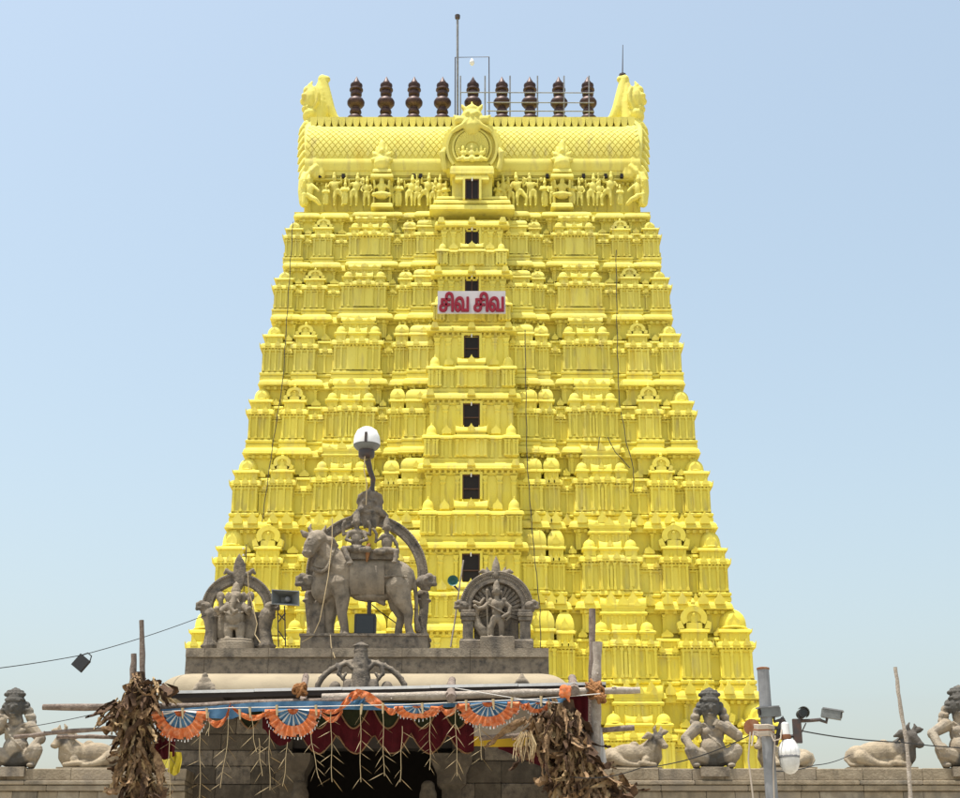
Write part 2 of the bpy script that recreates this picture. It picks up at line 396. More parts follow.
def shrine(S, kind, x0, x1, yf, yb, z0, H, lvl):
    """one miniature shrine of a storey: plinth and pilastered wall, eave, roof"""
    w = x1 - x0; cx = (x0 + x1) / 2; fb = lvl <= 3
    sc = .45 if kind == 'small' else .47 if kind in ('kuta', 'nasi', 'nested') else .50
    zp, zw = z0 + .13*H, z0 + sc*H
    m, done = S('shrine_wall')
    m.rl(x0, x1, yf, yb, [(.02, z0-.4), (.02, z0-.03), (.10, z0+.002), (.10, z0+.045*H), (.03, z0+.055*H), (.12, z0+.075*H), (.12, z0+.10*H), (.04, z0+.115*H), (.0, zp), (0, zw+.03*H)])
    npil = {'small': 3, 'kuta': 4, 'nasi': 4, 'nested': 4, 'sala': 8}[kind]
    pw = min(.15, w / npil * .34)
    for k in range(npil):
        x = x0 + pw*.7 + (w - 1.4*pw) * k / (npil - 1); pilaster(m, x, pw, yf, zp, zw)
    m.box(x0 - .035, x1 + .035, yf - .075, yf + .05, zw - .035*H, zw - .012*H)
    m.box(x0 - .02, x1 + .02, yf - .05, yf + .05, zp + .0, zp + .02*H)
    if kind == 'nasi': m.box(cx - w*.12, cx + w*.12, yf - .04, yf + .05, zp + .02, zw - .05*H)     # raised panel between the pilasters
    if kind == 'sala' and lvl >= 5:                      # upper storeys: broad plain panels
        m.box(cx - w*.20, cx + w*.20, yf - .10, yf + .05, zp, zw - .02*H); m.box(cx - .03, cx + .03, yf - .14, yf, zp, zw - .02*H)
    elif kind == 'sala':                                 # the middle third steps forward on its own plinth
        m.rl(cx - w*.19, cx + w*.19, yf - .13, yf + .05, [(.08, z0+.06*H), (.08, z0+.10*H), (0, zp), (0, zw+.03*H)])
        for q in (-.17, -.06, .06, .17): pilaster(m, cx + q*w, pw, yf - .13, zp, zw)
        m.box(cx - w*.025, cx + w*.025, yf - .20, yf, zp + .02, zw - .06*H)
        for q in (-.36, .36): m.box(cx + q*w - .12, cx + q*w + .12, yf - .05, yf + .05, zp + .05*H, zw - .08*H)
    if kind in ('kuta', 'nested'):                       # corner pieces show pilasters on their sides too
        for sx in (x0, x1):
            for t in (.25, .75):
                y = yf + (yb - yf) * t; m.box(sx - .06, sx + .06, y - pw*.45, y + pw*.45, zp, zw)
    done()
    m, done = S('eave')
    zt = z0 + (sc + .085)*H; out = .16 if kind != 'small' else .12
    if kind == 'sala': eave(m, cx - w*.2, cx + w*.2, yf - .13, yf + .1, zw + .004, .09*H, out, 2)
    eave(m, x0, x1, yf, yb, zw, .085*H, out, (5 if kind == 'sala' else 3 if kind != 'small' else 2) if fb else (4 if kind == 'sala' else 2 if kind != 'small' else 1))
    if kind == 'sala': pass
    done()
    def neck(m, f, hN=.10):
        """little upper storey with its own eave between shrine eave and roof; returns its top"""
        xa, xb, ya = x0 + f*w, x1 - f*w, yf + .05
        m.rl(xa, xb, ya, yb, [(0, zt-.02), (0, zt+hN*H)])
        for q in (.06, .35, .65, .94): m.box(xa + (xb-xa)*q - .04, xa + (xb-xa)*q + .04, ya - .03, ya + .03, zt - .01, zt + hN*H)
        m.rl(xa, xb, ya, yb, eave_prof(zt + hN*H, .045*H, .11))
        for sg, xe in ((-1, xa), (1, xb)): m.prism([(xe + sg*.06, zt+hN*H+.01), (xe + sg*.115, zt+hN*H), (xe + sg*.15, zt+hN*H+.05*H), (xe + sg*.09, zt+hN*H+.035*H)], ya - .12, ya - .07)
        return zt + (hN + .045)*H
    if kind in ('kuta', 'nested'):
        m, done = S('miniature_dome'); r = w * .5; top = (.34 if lvl <= 2 else .26 if lvl <= 4 else .22)*H
        zz = neck(m, .05)
        if kind == 'kuta':
            dome(m, cx, yf + r*.95, zz - .012*H, r*(.90 if lvl <= 1 else .78), top, 16); gable(m, cx, yf + r*(.15 if lvl <= 1 else .26), zz, w*.40, top*.55, .05)
        else:
            rr = min(r, .5); hT = top*.80
            m.rl(x0 + .06*w, x1 - .06*w, yf + .06, yb, [(-.03, zz - .02*H), (.04, zz), (.06, zz + .10*hT), (.05, zz + .3*hT), (.0, zz + .5*hT), (-.10*rr*2, zz + .68*hT), (-.24*rr*2, zz + .82*hT), (-.40*rr*2, zz + .90*hT)])
            for q in (.3, .7): m.lathe(x0 + q*w, yf + rr*.8, [(.05, zz + .8*hT), (.09, zz + .92*hT), (.04, zz + hT), (.015, zz + 1.15*hT)], 6)
            gable(m, cx, yf + .02, zz - .01*H, min(w, .8)*.45, hT*.62, .05)
        done()
    elif kind == 'small':
        m, done = S('finial_gable'); zz = neck(m, .06, .085)
        dome(m, cx, yf + w*.3, zz, w*.20, .17*H, 10); gable(m, cx, yf + .05, zz - .01*H, w*.46, .13*H, .05)
        done()
    elif kind == 'nasi':
        m, done = S('horseshoe_gable')
        zb = neck(m, .05); r0 = w*(.46 if lvl <= 2 else .36); hz = (.32 if lvl <= 2 else .22 if lvl <= 4 else .19)*H; cz = zb + hz*.40; ry = hz*.42
        ring = []
        for k in range(17):
            a = math.pi * (-.2 + 1.4 * k / 16); ring.append((math.cos(a), math.sin(a)))
        out_p = [(cx + r0*c, cz + ry*s_) for c, s_ in ring]; in_p = [(cx + r0*.55*c, cz + ry*.55*s_) for c, s_ in ring]
        n = len(ring); vs = [(x, yf-.02, z) for x, z in out_p] + [(x, yf-.02, z) for x, z in in_p] + [(x, yf+.35, z) for x, z in out_p] + [(x, yf+.06, z) for x, z in in_p]
        fs = []
        for k in range(n - 1):
            fs += [(k, k+1, n+k+1, n+k), (k, 2*n+k, 2*n+k+1, k+1), (n+k, n+k+1, 3*n+k+1, 3*n+k)]
        fs.append(tuple(range(3*n, 4*n))); fs.append(tuple(range(2*n, 3*n))); m.add(vs, fs)
        m.lathe(cx, yf+.12, [(r0*.18, cz+ry*.8), (r0*.26, cz+ry*1.05), (r0*.12, cz+ry*1.2), (r0*.2, cz+ry*1.35), (.02, cz+ry*1.75)], 8)
        m.box(cx-r0*.22, cx+r0*.22, yf+.02, yf+.2, cz-ry*.4, cz+ry*.2); m.ell((cx, yf+.06, cz+ry*.28), (r0*.17, .1, ry*.2), 8, 6)
        m.box(cx-r0*.6, cx+r0*.6, yf+.0, yf+.3, zb-.02, cz-ry*.42)
        for sgn in (-1, 1):                               # curled springings
            m.prism([(cx+sgn*r0*.75, zb-.01), (cx+sgn*r0*1.25, zb-.01), (cx+sgn*r0*1.32, zb+hz*.22), (cx+sgn*r0*1.0, zb+hz*.30)], yf-.03, yf+.3)
        done()
    elif kind == 'sala':
        m, done = S('roof_pavilion')
        zn = zt; hz = .15*H; yy = yf + .06
        m.rl(x0+.03*w, x1-.03*w, yy, yb, [(0, zn-.01), (0, zn+.075*H)])
        for a, b in ((0, .25), (.30, .70), (.75, 1.0)):
            xa, xb = x0 + .02*w + .96*w*a, x0 + .02*w + .96*w*b
            m.rl(xa+.04, xb-.04, yy-.1, yb, [(0, zn+.01), (0, zn+.07*H), (.09, zn+.08*H), (.1, zn+.10*H), (.02, zn+.115*H)])
            if b - a > .3: barrel(m, xa, xb, yy+.25, zn+.11*H, .30, .12*H); gable(m, (xa+xb)/2, yy-.03, zn+.115*H, .5*(xb-xa)*.6, .11*H, .05)
            else: dome(m, (xa+xb)/2, yy+.2, zn+.105*H, (xb-xa)*.46, .16*H, 12); 
        done()
        m, done = S('upper_pavilion')
        top = {0: .32, 1: .30, 2: .28, 3: .26, 4: .22}.get(lvl, .16) * H
        za = zn + .20*H; xa, xb = cx - w*.345, cx + w*.345; ya = yf + .22
        m.rl(xa, xb, ya, yb + .6, [(0, za-.12*H), (0, za+top*.38), (.10, za+top*.40), (.12, za+top*.47), (.02, za+top*.53), (0, za+top*.53), (0, za+top*.70)])
        for k in range(6): pilaster(m, xa + (xb-xa)*(.07 + .86*k/5), .1, ya, za-.02*H, za+top*.38, .05)
        barrel(m, xa-.06, xb+.06, ya+.26, za+top*.66, .32, .5*top*.9 + .1)
        for k in (-1, 0, 1): gable(m, cx + k*(xb-xa)*.33, ya-.04, za+top*.68, (.42 if k == 0 else .26)*(xb-xa)*.6, top*(.55 if k == 0 else .34), .05)
        done()

FR = [('nested', .160, .300, .62), ('nested', .302, .368, .36), ('small', .366, .437, .0), ('sala', .435, .66, .46), ('small', .656, .752, .0), ('nasi', .748, .850, .30), ('small', .846, .925, .0)]
storeys = []
for i in range(8):
    z0, z1 = ZK[i], ZK[i+1]; H = z1 - z0; hb = HB[i]; hc = HK[i+1] - OUT; yfk = YK[i] + .58; ycore = YK[i+1] + OUT
    core = MB(); core.rl(-hc + XC, hc + XC, ycore, 2*YC - ycore, [(0, z0 - .6), (0, z1 + .02)])
    # ledge that the shrines stand on
    core.rl(-hb - .02 + XC, hb + .02 + XC, yfk + .12, 2*YC - yfk - .12, [(0, z0 - .5), (0, z0 + .006)])
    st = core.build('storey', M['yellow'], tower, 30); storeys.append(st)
    S = Sink(st)
    cw = .12 - .035 * i / 7
    bays = []
    for sg in (-1, 1):
        for kind, a, b, pr in FR:
            xa, xb = (a*hb, b*hb) if sg > 0 else (-b*hb, -a*hb)
            bays.append((kind, xa + XC, xb + XC, pr, a, b, sg))
        xa, xb = (hb*(1-cw), hb) if sg > 0 else (-hb, -hb*(1-cw)); bays.append(('kuta', xa + XC, xb + XC, .26, 1-cw, 1.0, sg))
    for kind, xa, xb, pr, a, b, sg in bays:
        hk = (1.0 if kind != 'small' else .94) * rnd.uniform(.975, 1.025); jx = rnd.uniform(-.02, .02); xa += jx; xb += jx + rnd.uniform(-.015, .015)
        yb = ycore + .05 if kind != 'kuta' else yfk - pr + (xb - xa)
        shrine(S, kind, xa, xb, yfk - pr, max(yb, yfk - pr + .3), z0 + .005, H*hk*(.93 if kind != 'sala' else .92), i)
        # the storey's main cornice, broken forward over each bay, and the wall strip that carries it
        ka, kb = (a*hc, b*hc) if sg > 0 else (-b*hc, -a*hc); ka += XC; kb += XC; p = pr * .75 if kind != 'small' else -.16; hh = .52 - .012*i
        m = MB(); yk = ycore - p; dz = .13 if kind == 'small' else (.05 if kind in ('nasi', 'nested') else 0)
        ins = .0
        m.rl(ka+ins, kb-ins, yk, ycore + .5, eave_prof(z1 - hh - dz, hh - .05 + dz, OUT) + [(.06, z1 - .05), (.06, z1 - .004 - dz)])
        m.rl(ka+.02, kb-.02, yk + .03, ycore + .3, [(0, z1 - .36*H), (0, z1 - hh - .16), (.10, z1 - hh - .12), (.12, z1 - hh - .002)])
        dentils(m, ka, kb, yk - .08, z1 - hh - .01)
        if kind != 'small':
            for q in (.08, .92): pilaster(m, ka + (kb-ka)*q, .16, yk + .03, z1 - .36*H, z1 - hh - .16, .05)
        if i <= 2:
            for q in ((.5,) if kind == 'small' else (.22, .78) if kind != 'sala' else (.12, .5, .88)):
                gable(m, ka + (kb-ka)*q, yk - OUT*.82, z1 - hh*.80, .52, .80, .12)
        m.build('cornice', M['yellow'], st, 38)
    # side faces, one mesh each
    for sg in (-1, 1):
        D = YC - yfk - hb*cw; DC = YC - ycore
        def T(x, y, z, sg=sg, hb=hb, yfk=yfk): return (XC + sg*(hb - (y - yfk)), YC + (x if sg > 0 else -x), z)
        sm = MB(T); SS = Sink(st, sm)
        for kind, a, b, pr in (('small',-.98,-.78,0),('nasi',-.76,-.52,.2),('small',-.50,-.32,0),('sala',-.30,.30,.3),('small',.32,.50,0),('nasi',.52,.76,.2),('small',.78,.98,0)):
            shrine(SS, kind, a*D, b*D, yfk - pr, yfk + 1.1, z0 + .005, H*.85*(1 if kind != 'small' else .94), i)
        off = hb - hc
        sm.rl(-DC + .3, DC - .3, yfk + off, yfk + off + .5, eave_prof(z1 - .5, .46, OUT) + [(.05, z1 - .03)])
        sm.build('side_face', M['yellow'], st, 38)
    # ---- projecting centre bay of the storey
    c0, c1 = CZ[i], CZ[i+1]; Hc = c1 - c0; h0, h1 = CH[i], CH[i+1]; yf = YK[i] - CPROJ; yw = YK[i+1] - CPROJ
    wb = (h0 - .35); ww = h1 - .42
    m = MB(); m.rl(XC - ww, XC + ww, yw + .42, ycore + .4, [(0, c0 - .2), (0, c1 + .02)])
    for q in (-.93, -.62, -.30, .30, .62, .93): pilaster(m, XC + q*ww, .26 if abs(q) > .5 else .2, yw + .42, c0 + .40*Hc, c1 - .72, .09)
    m.rl(XC - ww*.995, XC + ww*.995, yw + .40, ycore + .3, [(0, c1 - .74), (.06, c1 - .70), (.06, c1 - .62)])
    for q in (-.47, .47):                                 # shallow false windows either side
        m.box(XC + q*ww - .3, XC + q*ww + .3, yw + .385, yw + .5, c0 + .42*Hc, c1 - .80); 
    m.build('centre_wall', M['yellow'], st, 38)
    m = MB(); m.rl(XC - h1 + OUT*.9, XC + h1 - OUT*.9, yw + .42, ycore + .3, eave_prof(c1 - .5, .42, OUT*.9) + [(.05, c1 - .07), (.05, c1 - .004)])
    dentils(m, XC - ww, XC + ww, yw + .40, c1 - .49, .14)
    for q in (-.82, 0, .82): m.prism([(XC + q*h1 - .22, c1 - .34), (XC + q*h1 + .22, c1 - .34), (XC + q*h1 + .12, c1 - .02), (XC + q*h1 - .12, c1 - .02)], yw - .06, yw + .4)
    m.build('centre_cornice', M['yellow'], st, 38)
    zt = c0 + .30*Hc                                       # parapet of little shrines below the window
    m = MB(); m.rl(XC - wb, XC + wb, yf + .42, ycore, [(.06, c0 + .002), (.06, c0 + .04*Hc), (0, c0 + .05*Hc), (0, zt)])
    for q in (-.95, -.8, -.62, -.45, -.33, -.16, 0, .16, .33, .45, .62, .8, .95): pilaster(m, XC + q*wb, .16, yf + .42, c0 + .05*Hc, zt - .02, .07)
    m.build('parapet', M['yellow'], st, 38)
    for a, b, kd in ((-1.0, -.72, 'k'), (-.70, -.36, 's'), (-.34, .34, 'b'), (.36, .70, 's'), (.72, 1.0, 'k')):
        xa, xb = XC + a*wb, XC + b*wb; p = .12 if kd != 's' else 0; y = yf + .40 - p
        m = MB(); m.rl(xa, xb, y, y + .6, [(0, c0 + .06*Hc), (0, zt - .04)] if kd != 's' else [(0, zt - .2), (0, zt - .04)])
        if kd != 's':
            for q in (.06, .3, .7, .94): pilaster(m, xa + (xb-xa)*q, .14, y, c0 + .07*Hc, zt - .05, .06)
        m.rl(xa, xb, y, y + .8, eave_prof(zt - .05, .055*Hc, .15))
        zz = zt + .055*Hc - .06
        if kd == 'k': dome(m, (xa+xb)/2, y + .4, zz, (xb-xa)*.42, .20*Hc, 14)
        elif kd == 'b': m.rl(xa+.05, xb-.05, y+.05, y+.7, [(0, zz), (0, zz + .05*Hc)]); barrel(m, xa+.02, xb-.02, y + .32, zz + .035*Hc, .36, .115*Hc); gable(m, (xa+xb)/2, y + .0, zz + .03*Hc, .4, .13*Hc, .05)
        else: gable(m, (xa+xb)/2, y + .1, zz, .5, .16*Hc, .1)
        m.build('parapet_roof', M['yellow'], st, 38)

for px, py, i in ((649, 571, 2), (689, 571, 2), (577, 592, 2), (340, 600, 2)):   # spouts that drain the ledges
    p = P(px, py, YK[3] - .25); m = MB(); m.box(p.x-.06, p.x+.06, YK[3]-.10, YK[3]+.6, p.z-.09, p.z+.09); m.build('drain_hole', M['glass'], storeys[3], 0)
# base of the tower below the carved storeys
m = MB(); h = HK[0] + .1
m.rl(XC - h, XC + h, YK[0] + .1, 2*YC - YK[0] - .1, [(.9, -.1), (.9, 1.0), (.5, 1.1), (.5, 1.8), (.75, 2.0), (.3, 2.3), (0, 2.5), (0, ZK[0] - .7), (.35, ZK[0] - .6), (.45, ZK[0] - .3), (.2, ZK[0] - .02)], back=True)
for k in range(24):
    x = XC - h + .5 + (2*h - 1) * k / 23; pilaster(m, x, .5, YK[0] + .1, 2.5, ZK[0] - .7, .2)
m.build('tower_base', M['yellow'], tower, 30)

# ------------------------------------------------------------------ windows up the centre bay
WIN = [(554,582,18),(475,499,17.5),(404,427.5,17),(336,358,15.5),(276,300,14),(229.5,245,14),(180,199,14)]
for k, (ya, yb, wpx) in enumerate(WIN):
    i = 2 + k if k < 6 else 8
    yw = (YK[i+1] - CPROJ + .42) if k < 6 else 75.6
    zb, zt = Z_at(yb, yw), Z_at(ya, yw); hw = X_at(wpx/2, zb, yw)
    fr = MB()
    for a, b, c, d in ((-hw-.13, -hw, zb-.05, zt+.13), (hw, hw+.13, zb-.05, zt+.13), (-hw, hw, zt, zt+.13)):
        fr.box(XC+a, XC+b, yw-.17, yw+.06, c, d)
    f = fr.build('window', M['yellow'], tower, 0)
    w = MB(); 
    for a, b, c, d in ((-hw, -hw+.07, zb, zt), (hw-.07, hw, zb, zt), (-hw+.07, hw-.07, zt-.08, zt), (-.03, .03, zb, zt-.08) if k > 3 else (-hw+.07, hw-.07, zb+(zt-zb)*.38, zb+(zt-zb)*.38+.06)):
        w.box(XC+a, XC+b, yw-.09, yw-.01, c, d)
    w.build('window_frame', M['wood_frame'], f, 0)
    w = MB(); w.box(XC-hw+.01, XC+hw-.01, yw-.04, yw-.012, zb, zt); w.build('pane', M['glass'], f, 0)
    w = MB(); w.tube([(XC, yw-.2, zt+.03), (XC, yw-.2, zt-.17)], .03, 6); w.build('lamp_tube', M['white_paint'], f)

# ------------------------------------------------------------------ crowning neck with statues, and barrel roof
zk8 = ZK[8]; yk8 = YK[8]
def yz(py, Y): return Z_at(py, Y)
Zn0, Zn1 = zk8, Z_at(173, 77.4)                             # neck between top cornice and roof eave
hn = X_at(168, 42, 78)
m = MB(); m.rl(XC - hn, XC + hn, 78.0, 2*YC - 78.0, [(.5, Zn0-.02), (.5, Zn0+.14), (.42, Zn0+.2), (.5, Zn0+.3), (.3, Zn0+.36), (0, Zn0+.42), (0, Zn1 - .1)], back=True)
for k in range(26):
    pilaster(m, XC - hn + .3 + (2*hn - .6) * k / 25, .2, 78.0, Zn0+.42, Zn1-.15, .08)
neck = m.build('roof_neck', M['yellow'], tower, 35)
m = MB(); m.rl(XC - hn + .1, XC + hn - .1, 77.95, 2*YC - 77.95, eave_prof(Zn1 - .38, .3, .4), back=True); dentils(m, XC - hn, XC + hn, 77.9, Zn1 - .4, .14)
m.box(XC - hn + .05, XC + hn - .05, 77.62, 2*YC - 77.62, Zn1 - .15, Zn1 + .25); m.build('neck_cornice', M['yellow'], neck, 38)
# small square vents in the neck
for px in (321, 344, 414, 421, 547, 583, 605, 621):
    x = P(px, 172, 77.8).x; vm = MB(); vm.box(x-.09, x+.09, 77.42, 77.60, Zn1 - .27, Zn1 - .03); vm.build('vent', M['glass'], neck, 0)
Zr0 = Zn1 - .08; yR = 77.55; Zr1 = Z_at(127, 80.0); rY = YC - yR
hr = X_at(164, 46, 79)
def roof_pt(t):
    """barrel section from the front eave (0) over the ridge (1) ; returns y, z"""
    a = t * math.pi / 2
    return yR - .25*math.sin(2.1*a)*(1 if t < .75 else 1) + rY * (1 - math.cos(a)) ** 1.25, Zr0 + (Zr1 - Zr0) * math.sin(a) ** .82
m = MB(); vs = []; fs = []; n = 18
sec = [roof_pt(k / n) for k in range(n + 1)]; sec = sec + [(2*YC - y, z) for y, z in sec[-2::-1]]; N = len(sec)
for x in (XC - hr, XC + hr): vs += [(x, y, z) for y, z in sec]
fs = [(k, k+1, N+k+1, N+k) for k in range(N - 1)] + [tuple(range(N)), tuple(range(N, 2*N))]
m.add(vs, fs); roof = m.build('barrel_roof', M['yellow'], tower, 40)
# fish-scale tiles laid in a diamond net on the vault
tm = MB(); cols = 56; dx = 2*hr / cols; rows = 15; t0, t1 = .13, .68
for r_ in range(rows):
    for c_ in range(cols + (r_ % 2)):
        xc = XC - hr + dx * (c_ + (.5 if r_ % 2 == 0 else 0)); tc = t0 + (t1 - t0) * (r_ + .5) / rows; dt = (t1 - t0) / rows * .93; g_ = .97
        if xc - dx*.5 < XC - hr - .01 or xc + dx*.5 > XC + hr + .01: continue
        def S_(x, t, o):
            y, z = roof_pt(t); y2, z2 = roof_pt(t + .01); nn = Vector((0, -(z2 - z), (y2 - y))).normalized(); return (x, y + nn.y*o, z + nn.z*o)
        a = [S_(xc - dx*.5*g_, tc, 0), S_(xc, tc - dt*g_, 0), S_(xc + dx*.5*g_, tc, 0), S_(xc, tc + dt*g_, 0)]
        b = [S_(xc - dx*.43, tc, .05), S_(xc, tc - dt*.86, .05), S_(xc + dx*.43, tc, .05), S_(xc, tc + dt*.86, .05)]
        tm.add(a + b, [(4,5,6,7), (0,1,5,4), (1,2,6,5), (2,3,7,6), (3,0,4,7)])
tag(tm.build('scale_tiles', M['yellow'], roof, 0), kind='stuff', label='net of small diamond scale tiles on the barrel roof')
# moulded bands below the ridge, eave band and the petal cresting
for (ta, tb, o) in ((.02, .10, .12), (.735, .80, .12), (.86, .93, .16)):
    m = MB(); k = 5; vs = []; fs = []
    for x in (XC - hr, XC + hr):
        for j in range(k + 1):
            y, z = roof_pt(ta + (tb - ta) * j / k); vs.append((x, y - o*math.sin(math.pi*(.15+.7*j/k)), z + o*.3*math.sin(math.pi*(.15+.7*j/k))))
        for j in (k, 0):
            y, z = roof_pt(ta + (tb - ta) * j / k); vs.append((x, y + .2, z))
    q = k + 3; m.add(vs, [(j, (j+1) % q, q + (j+1) % q, q + j) for j in range(q)] + [tuple(range(q)), tuple(range(q, 2*q))]); m.build('roof_band', M['yellow'], roof, 40)
ycr = 79.6; zcr = Z_at(127, ycr); zct = Z_at(120, ycr)
m = MB(); m.box(XC - hr, XC + hr, ycr + .02, 2*YC - ycr - .02, zcr - 1.2, zct - .03); m.build('ridge', M['yellow'], roof, 0)
npet = 46
for k in range(npet):
    x = XC - hr + 2*hr*(k + .5)/npet; w = hr/npet*1.02
    m = MB(); m.prism([(x-w*.97, zct-.04), (x+w*.97, zct-.04), (x+w*.95, zct-.22)] + [(x + w*.92*math.cos(R(q)), zct - .30 + .42*math.sin(R(q))) for q in (-15, -40, -65, -90, -115, -140, -165)] + [(x-w*.95, zct-.22)], ycr-.42, ycr+.04)
    m.build('petal', M['yellow'], roof, 0)
m = MB()
for k in range(70):
    x = XC - hr + 2*hr*(k + .5)/70; y, z = roof_pt(.83); m.ell((x, y-.04, z), (.11, .10, .08), 8, 5)
m.build('bead_row', M['yellow'], roof)
# nine copper finials along the ridge
FIN = [356, 386, 414, 442.5, 473, 502, 530, 559, 588]
yfn = YC - .6; zb = zcr + .2
fin_me = None
zf0, zf1 = Z_at(121, yfn), Z_at(76.5, yfn); fh = zf1 - zf0; rr = X_at(8.6, 50, yfn)
prf = [(.9,-.12),(.98,.03),(.95,.06),(.80,.085),(.55,.10),(.45,.115),(.42,.135),(.62,.16),(.70,.19),(.62,.24),(.42,.27),(.46,.295),(.80,.32),(1.0,.37),(1.02,.42),(.86,.47),(.52,.51),(.48,.54),(.66,.57),(.66,.63),(.55,.66),(.80,.68),(.78,.71),(.60,.73),(.72,.78),(.70,.81),(.40,.825),(.46,.84),(.40,.87),(.22,.92),(.01,1.0)]
for px in FIN:
    x = P(px, 100, yfn).x; a = (px - 472) / 120
    if fin_me is None:
        m = MB(); m.lathe(0, 0, [(rr*a_, fh*b_) for a_, b_ in prf], 20); f = m.build('finial', M['copper'], tower, 40, origin=(0,0,0)); fin_me = f.data
    else:
        f = bpy.data.objects.new('finial', fin_me); COL.objects.link(f); f.parent = tower
    f.location = (x - XC, yfn - YC, zf0)

# sculpted horseshoe gable ends with lion faces and up-curled horns at both ends of the roof
def gable_end(sg):
    Y0 = 80.9; fr = Px(Y0, 315, 140); X = (lambda x: x if sg < 0 else 947 - x); s0 = fr.sx
    fr.p = lambda x, y, w=0: P(x, y, Y0 - w * s0)          # these are read off the picture at their own depth
    m = fr.mb
    for dx, r_, top in ((4, 4.2, 125), (-1, 3.6, 127), (10, 3.4, 124)):      # moulded rim of the arched end, seen nearly edge on
        pts = []
        for k in range(11):
            t = k / 10; pts.append((X(312 + dx - 3*math.sin(math.pi*t*.9)), 176 - (176-top)*math.sin(t*math.pi/2) ** .8, 54*math.cos(t*math.pi/2)))
        fr.c(pts, r_, 10)
    fr.c([(X(313), 172, 44), (X(312), 150, 34), (X(312), 134, 16), (X(314), 124, 0)], [6, 6.5, 6, 8])
    fr.c([(X(310), 140, -10), (X(310), 150, -40), (X(312), 170, -56)], [8, 8, 6])
    for k in range(7):                                     # flame leaves down the outer edge
        u = k / 6; y = 127 + 44*u; w = 6 + 44*u; q = 1.2*math.sin(math.pi*u)
        fr.c([(X(312), y-6, w), (X(306 - q), y-2, w+3), (X(302 - q), y+3, w+3), (X(299 - q), y+8, w+3)], [3.6, 3.6, 2.8, 1.0]); fr.c([(X(316), y-4, w+6), (X(311 - q), y+1, w+8), (X(307 - q), y+7, w+8)], [2.8, 2.6, 1.2])
    # horn sweeping up from the ridge and curling at its tip
    fr.c([(X(340), 121.5, 0), (X(334), 118, 0), (X(329), 109, 0), (X(326.5), 98, 0), (X(324.5), 88, 0), (X(322.5), 79.5, 0)], [2.4, 4.5, 5.8, 5.6, 5.0, 4.6]); fr.c([(X(323), 79.5, 0), (X(327), 79.5, 0)], [4.4, 3.4])
    fr.c([(X(318), 122, 0), (X(319.5), 105, 0), (X(320), 92, 0), (X(321), 84, 0)], [9, 8, 6, 4])
    # lion face looking outward
    fr.e(X(311.5), 101, 2, 8, 14, 12); fr.e(X(308.5), 92, 4, 5.5, 5.5, 7); fr.e(X(304.5), 96, 9, 3.4, 3, 3.4); fr.e(X(305), 96, -4, 3.4, 3, 3.4)
    fr.e(X(304.5), 102, 4, 4.6, 3.0, 6); fr.e(X(306), 110, 4, 4.6, 2.6, 7); fr.e(X(311), 117, 2, 8.5, 6.5, 12); fr.c([(X(304), 106, 8), (X(303.5), 108, 8)], [1.2, .7]); fr.c([(X(307), 106, 12), (X(307), 108.5, 12)], [1.2, .7])
    fr.c([(X(313), 90, 8), (X(310), 85.5, 8), (X(312), 82, 7)], [3, 2.2, 1]); fr.c([(X(316), 88, 10), (X(318), 94, 11), (X(317), 102, 11), (X(314), 108, 10)], [2.2, 2.2, 2, 1.5])
    # scroll feet at the eave
    fr.c([(X(306), 176, 56), (X(303.5), 182, 58), (X(302.5), 192, 58), (X(304), 203, 58)], [4, 4.6, 4.2, 4.4]); fr.e(X(309), 190, 52, 5, 12, 8)
    fr.c([(X(310), 172, -56), (X(309), 190, -58), (X(310), 204, -58)], [4.5, 5, 5])
    return sculpt(m, 'gable_end', M['yellow'], tower, .06, 1)
gable_end(-1); gable_end(1)

# great central gable above the top window
yg = 76.3; fr = Px(yg, 472, 145)
m = MB(); cx, cz = P(472, 149, yg).x, P(472, 149, yg).z; s = fr.sx; ring_o, ring_i = [], []
pts = []
for k in range(61):
    a = math.pi * (-.28 + 1.56 * k / 60); r = 30 + (1.6 if k % 2 else -.6); pts.append((cx + r*s*math.cos(a), cz + (r*1.0)*fr.sz*math.sin(a)))
m.prism(pts, yg, yg + 2.6)
cg = m.build('central_gable', M['yellow'], tower, 0)
m = MB()
for r0, r1, d in ((26.5, 23, .22), (20.5, 17.5, .16)):
    k = 48; vs = []; fs = []
    for j in range(k + 1):
        a = math.pi * (-.24 + 1.48 * j / k)
        for r, y in ((r0, yg+.05), (r0-.5, yg-d), (r1+.5, yg-d), (r1, yg+.05)): vs.append((cx + r*s*math.cos(a), y, cz + r*fr.sz*math.sin(a)))
    for j in range(k):
        for q in range(3): fs.append((4*j+q, 4*j+q+1, 4*j+5+q, 4*j+4+q))
    m.add(vs, fs)
for j in range(34):                                        # radiating ribs of the shell
    a = math.pi * (-.2 + 1.4 * j / 33); c, q = math.cos(a), math.sin(a)
    m.tube([(cx + 7*s*c, yg-.02, cz + 7*fr.sz*q), (cx + 17*s*c, yg-.10, cz + 17*fr.sz*q)], [.05, .12], 6)
m.build('shell_rim', M['yellow'], cg, 40)
fr.c([(472, 128, 0), (472, 122, 0)], [9, 7.5]); fr.e(472, 117, 1, 11, 7.5, 6); fr.e(472, 110, 0, 7, 5, 5)
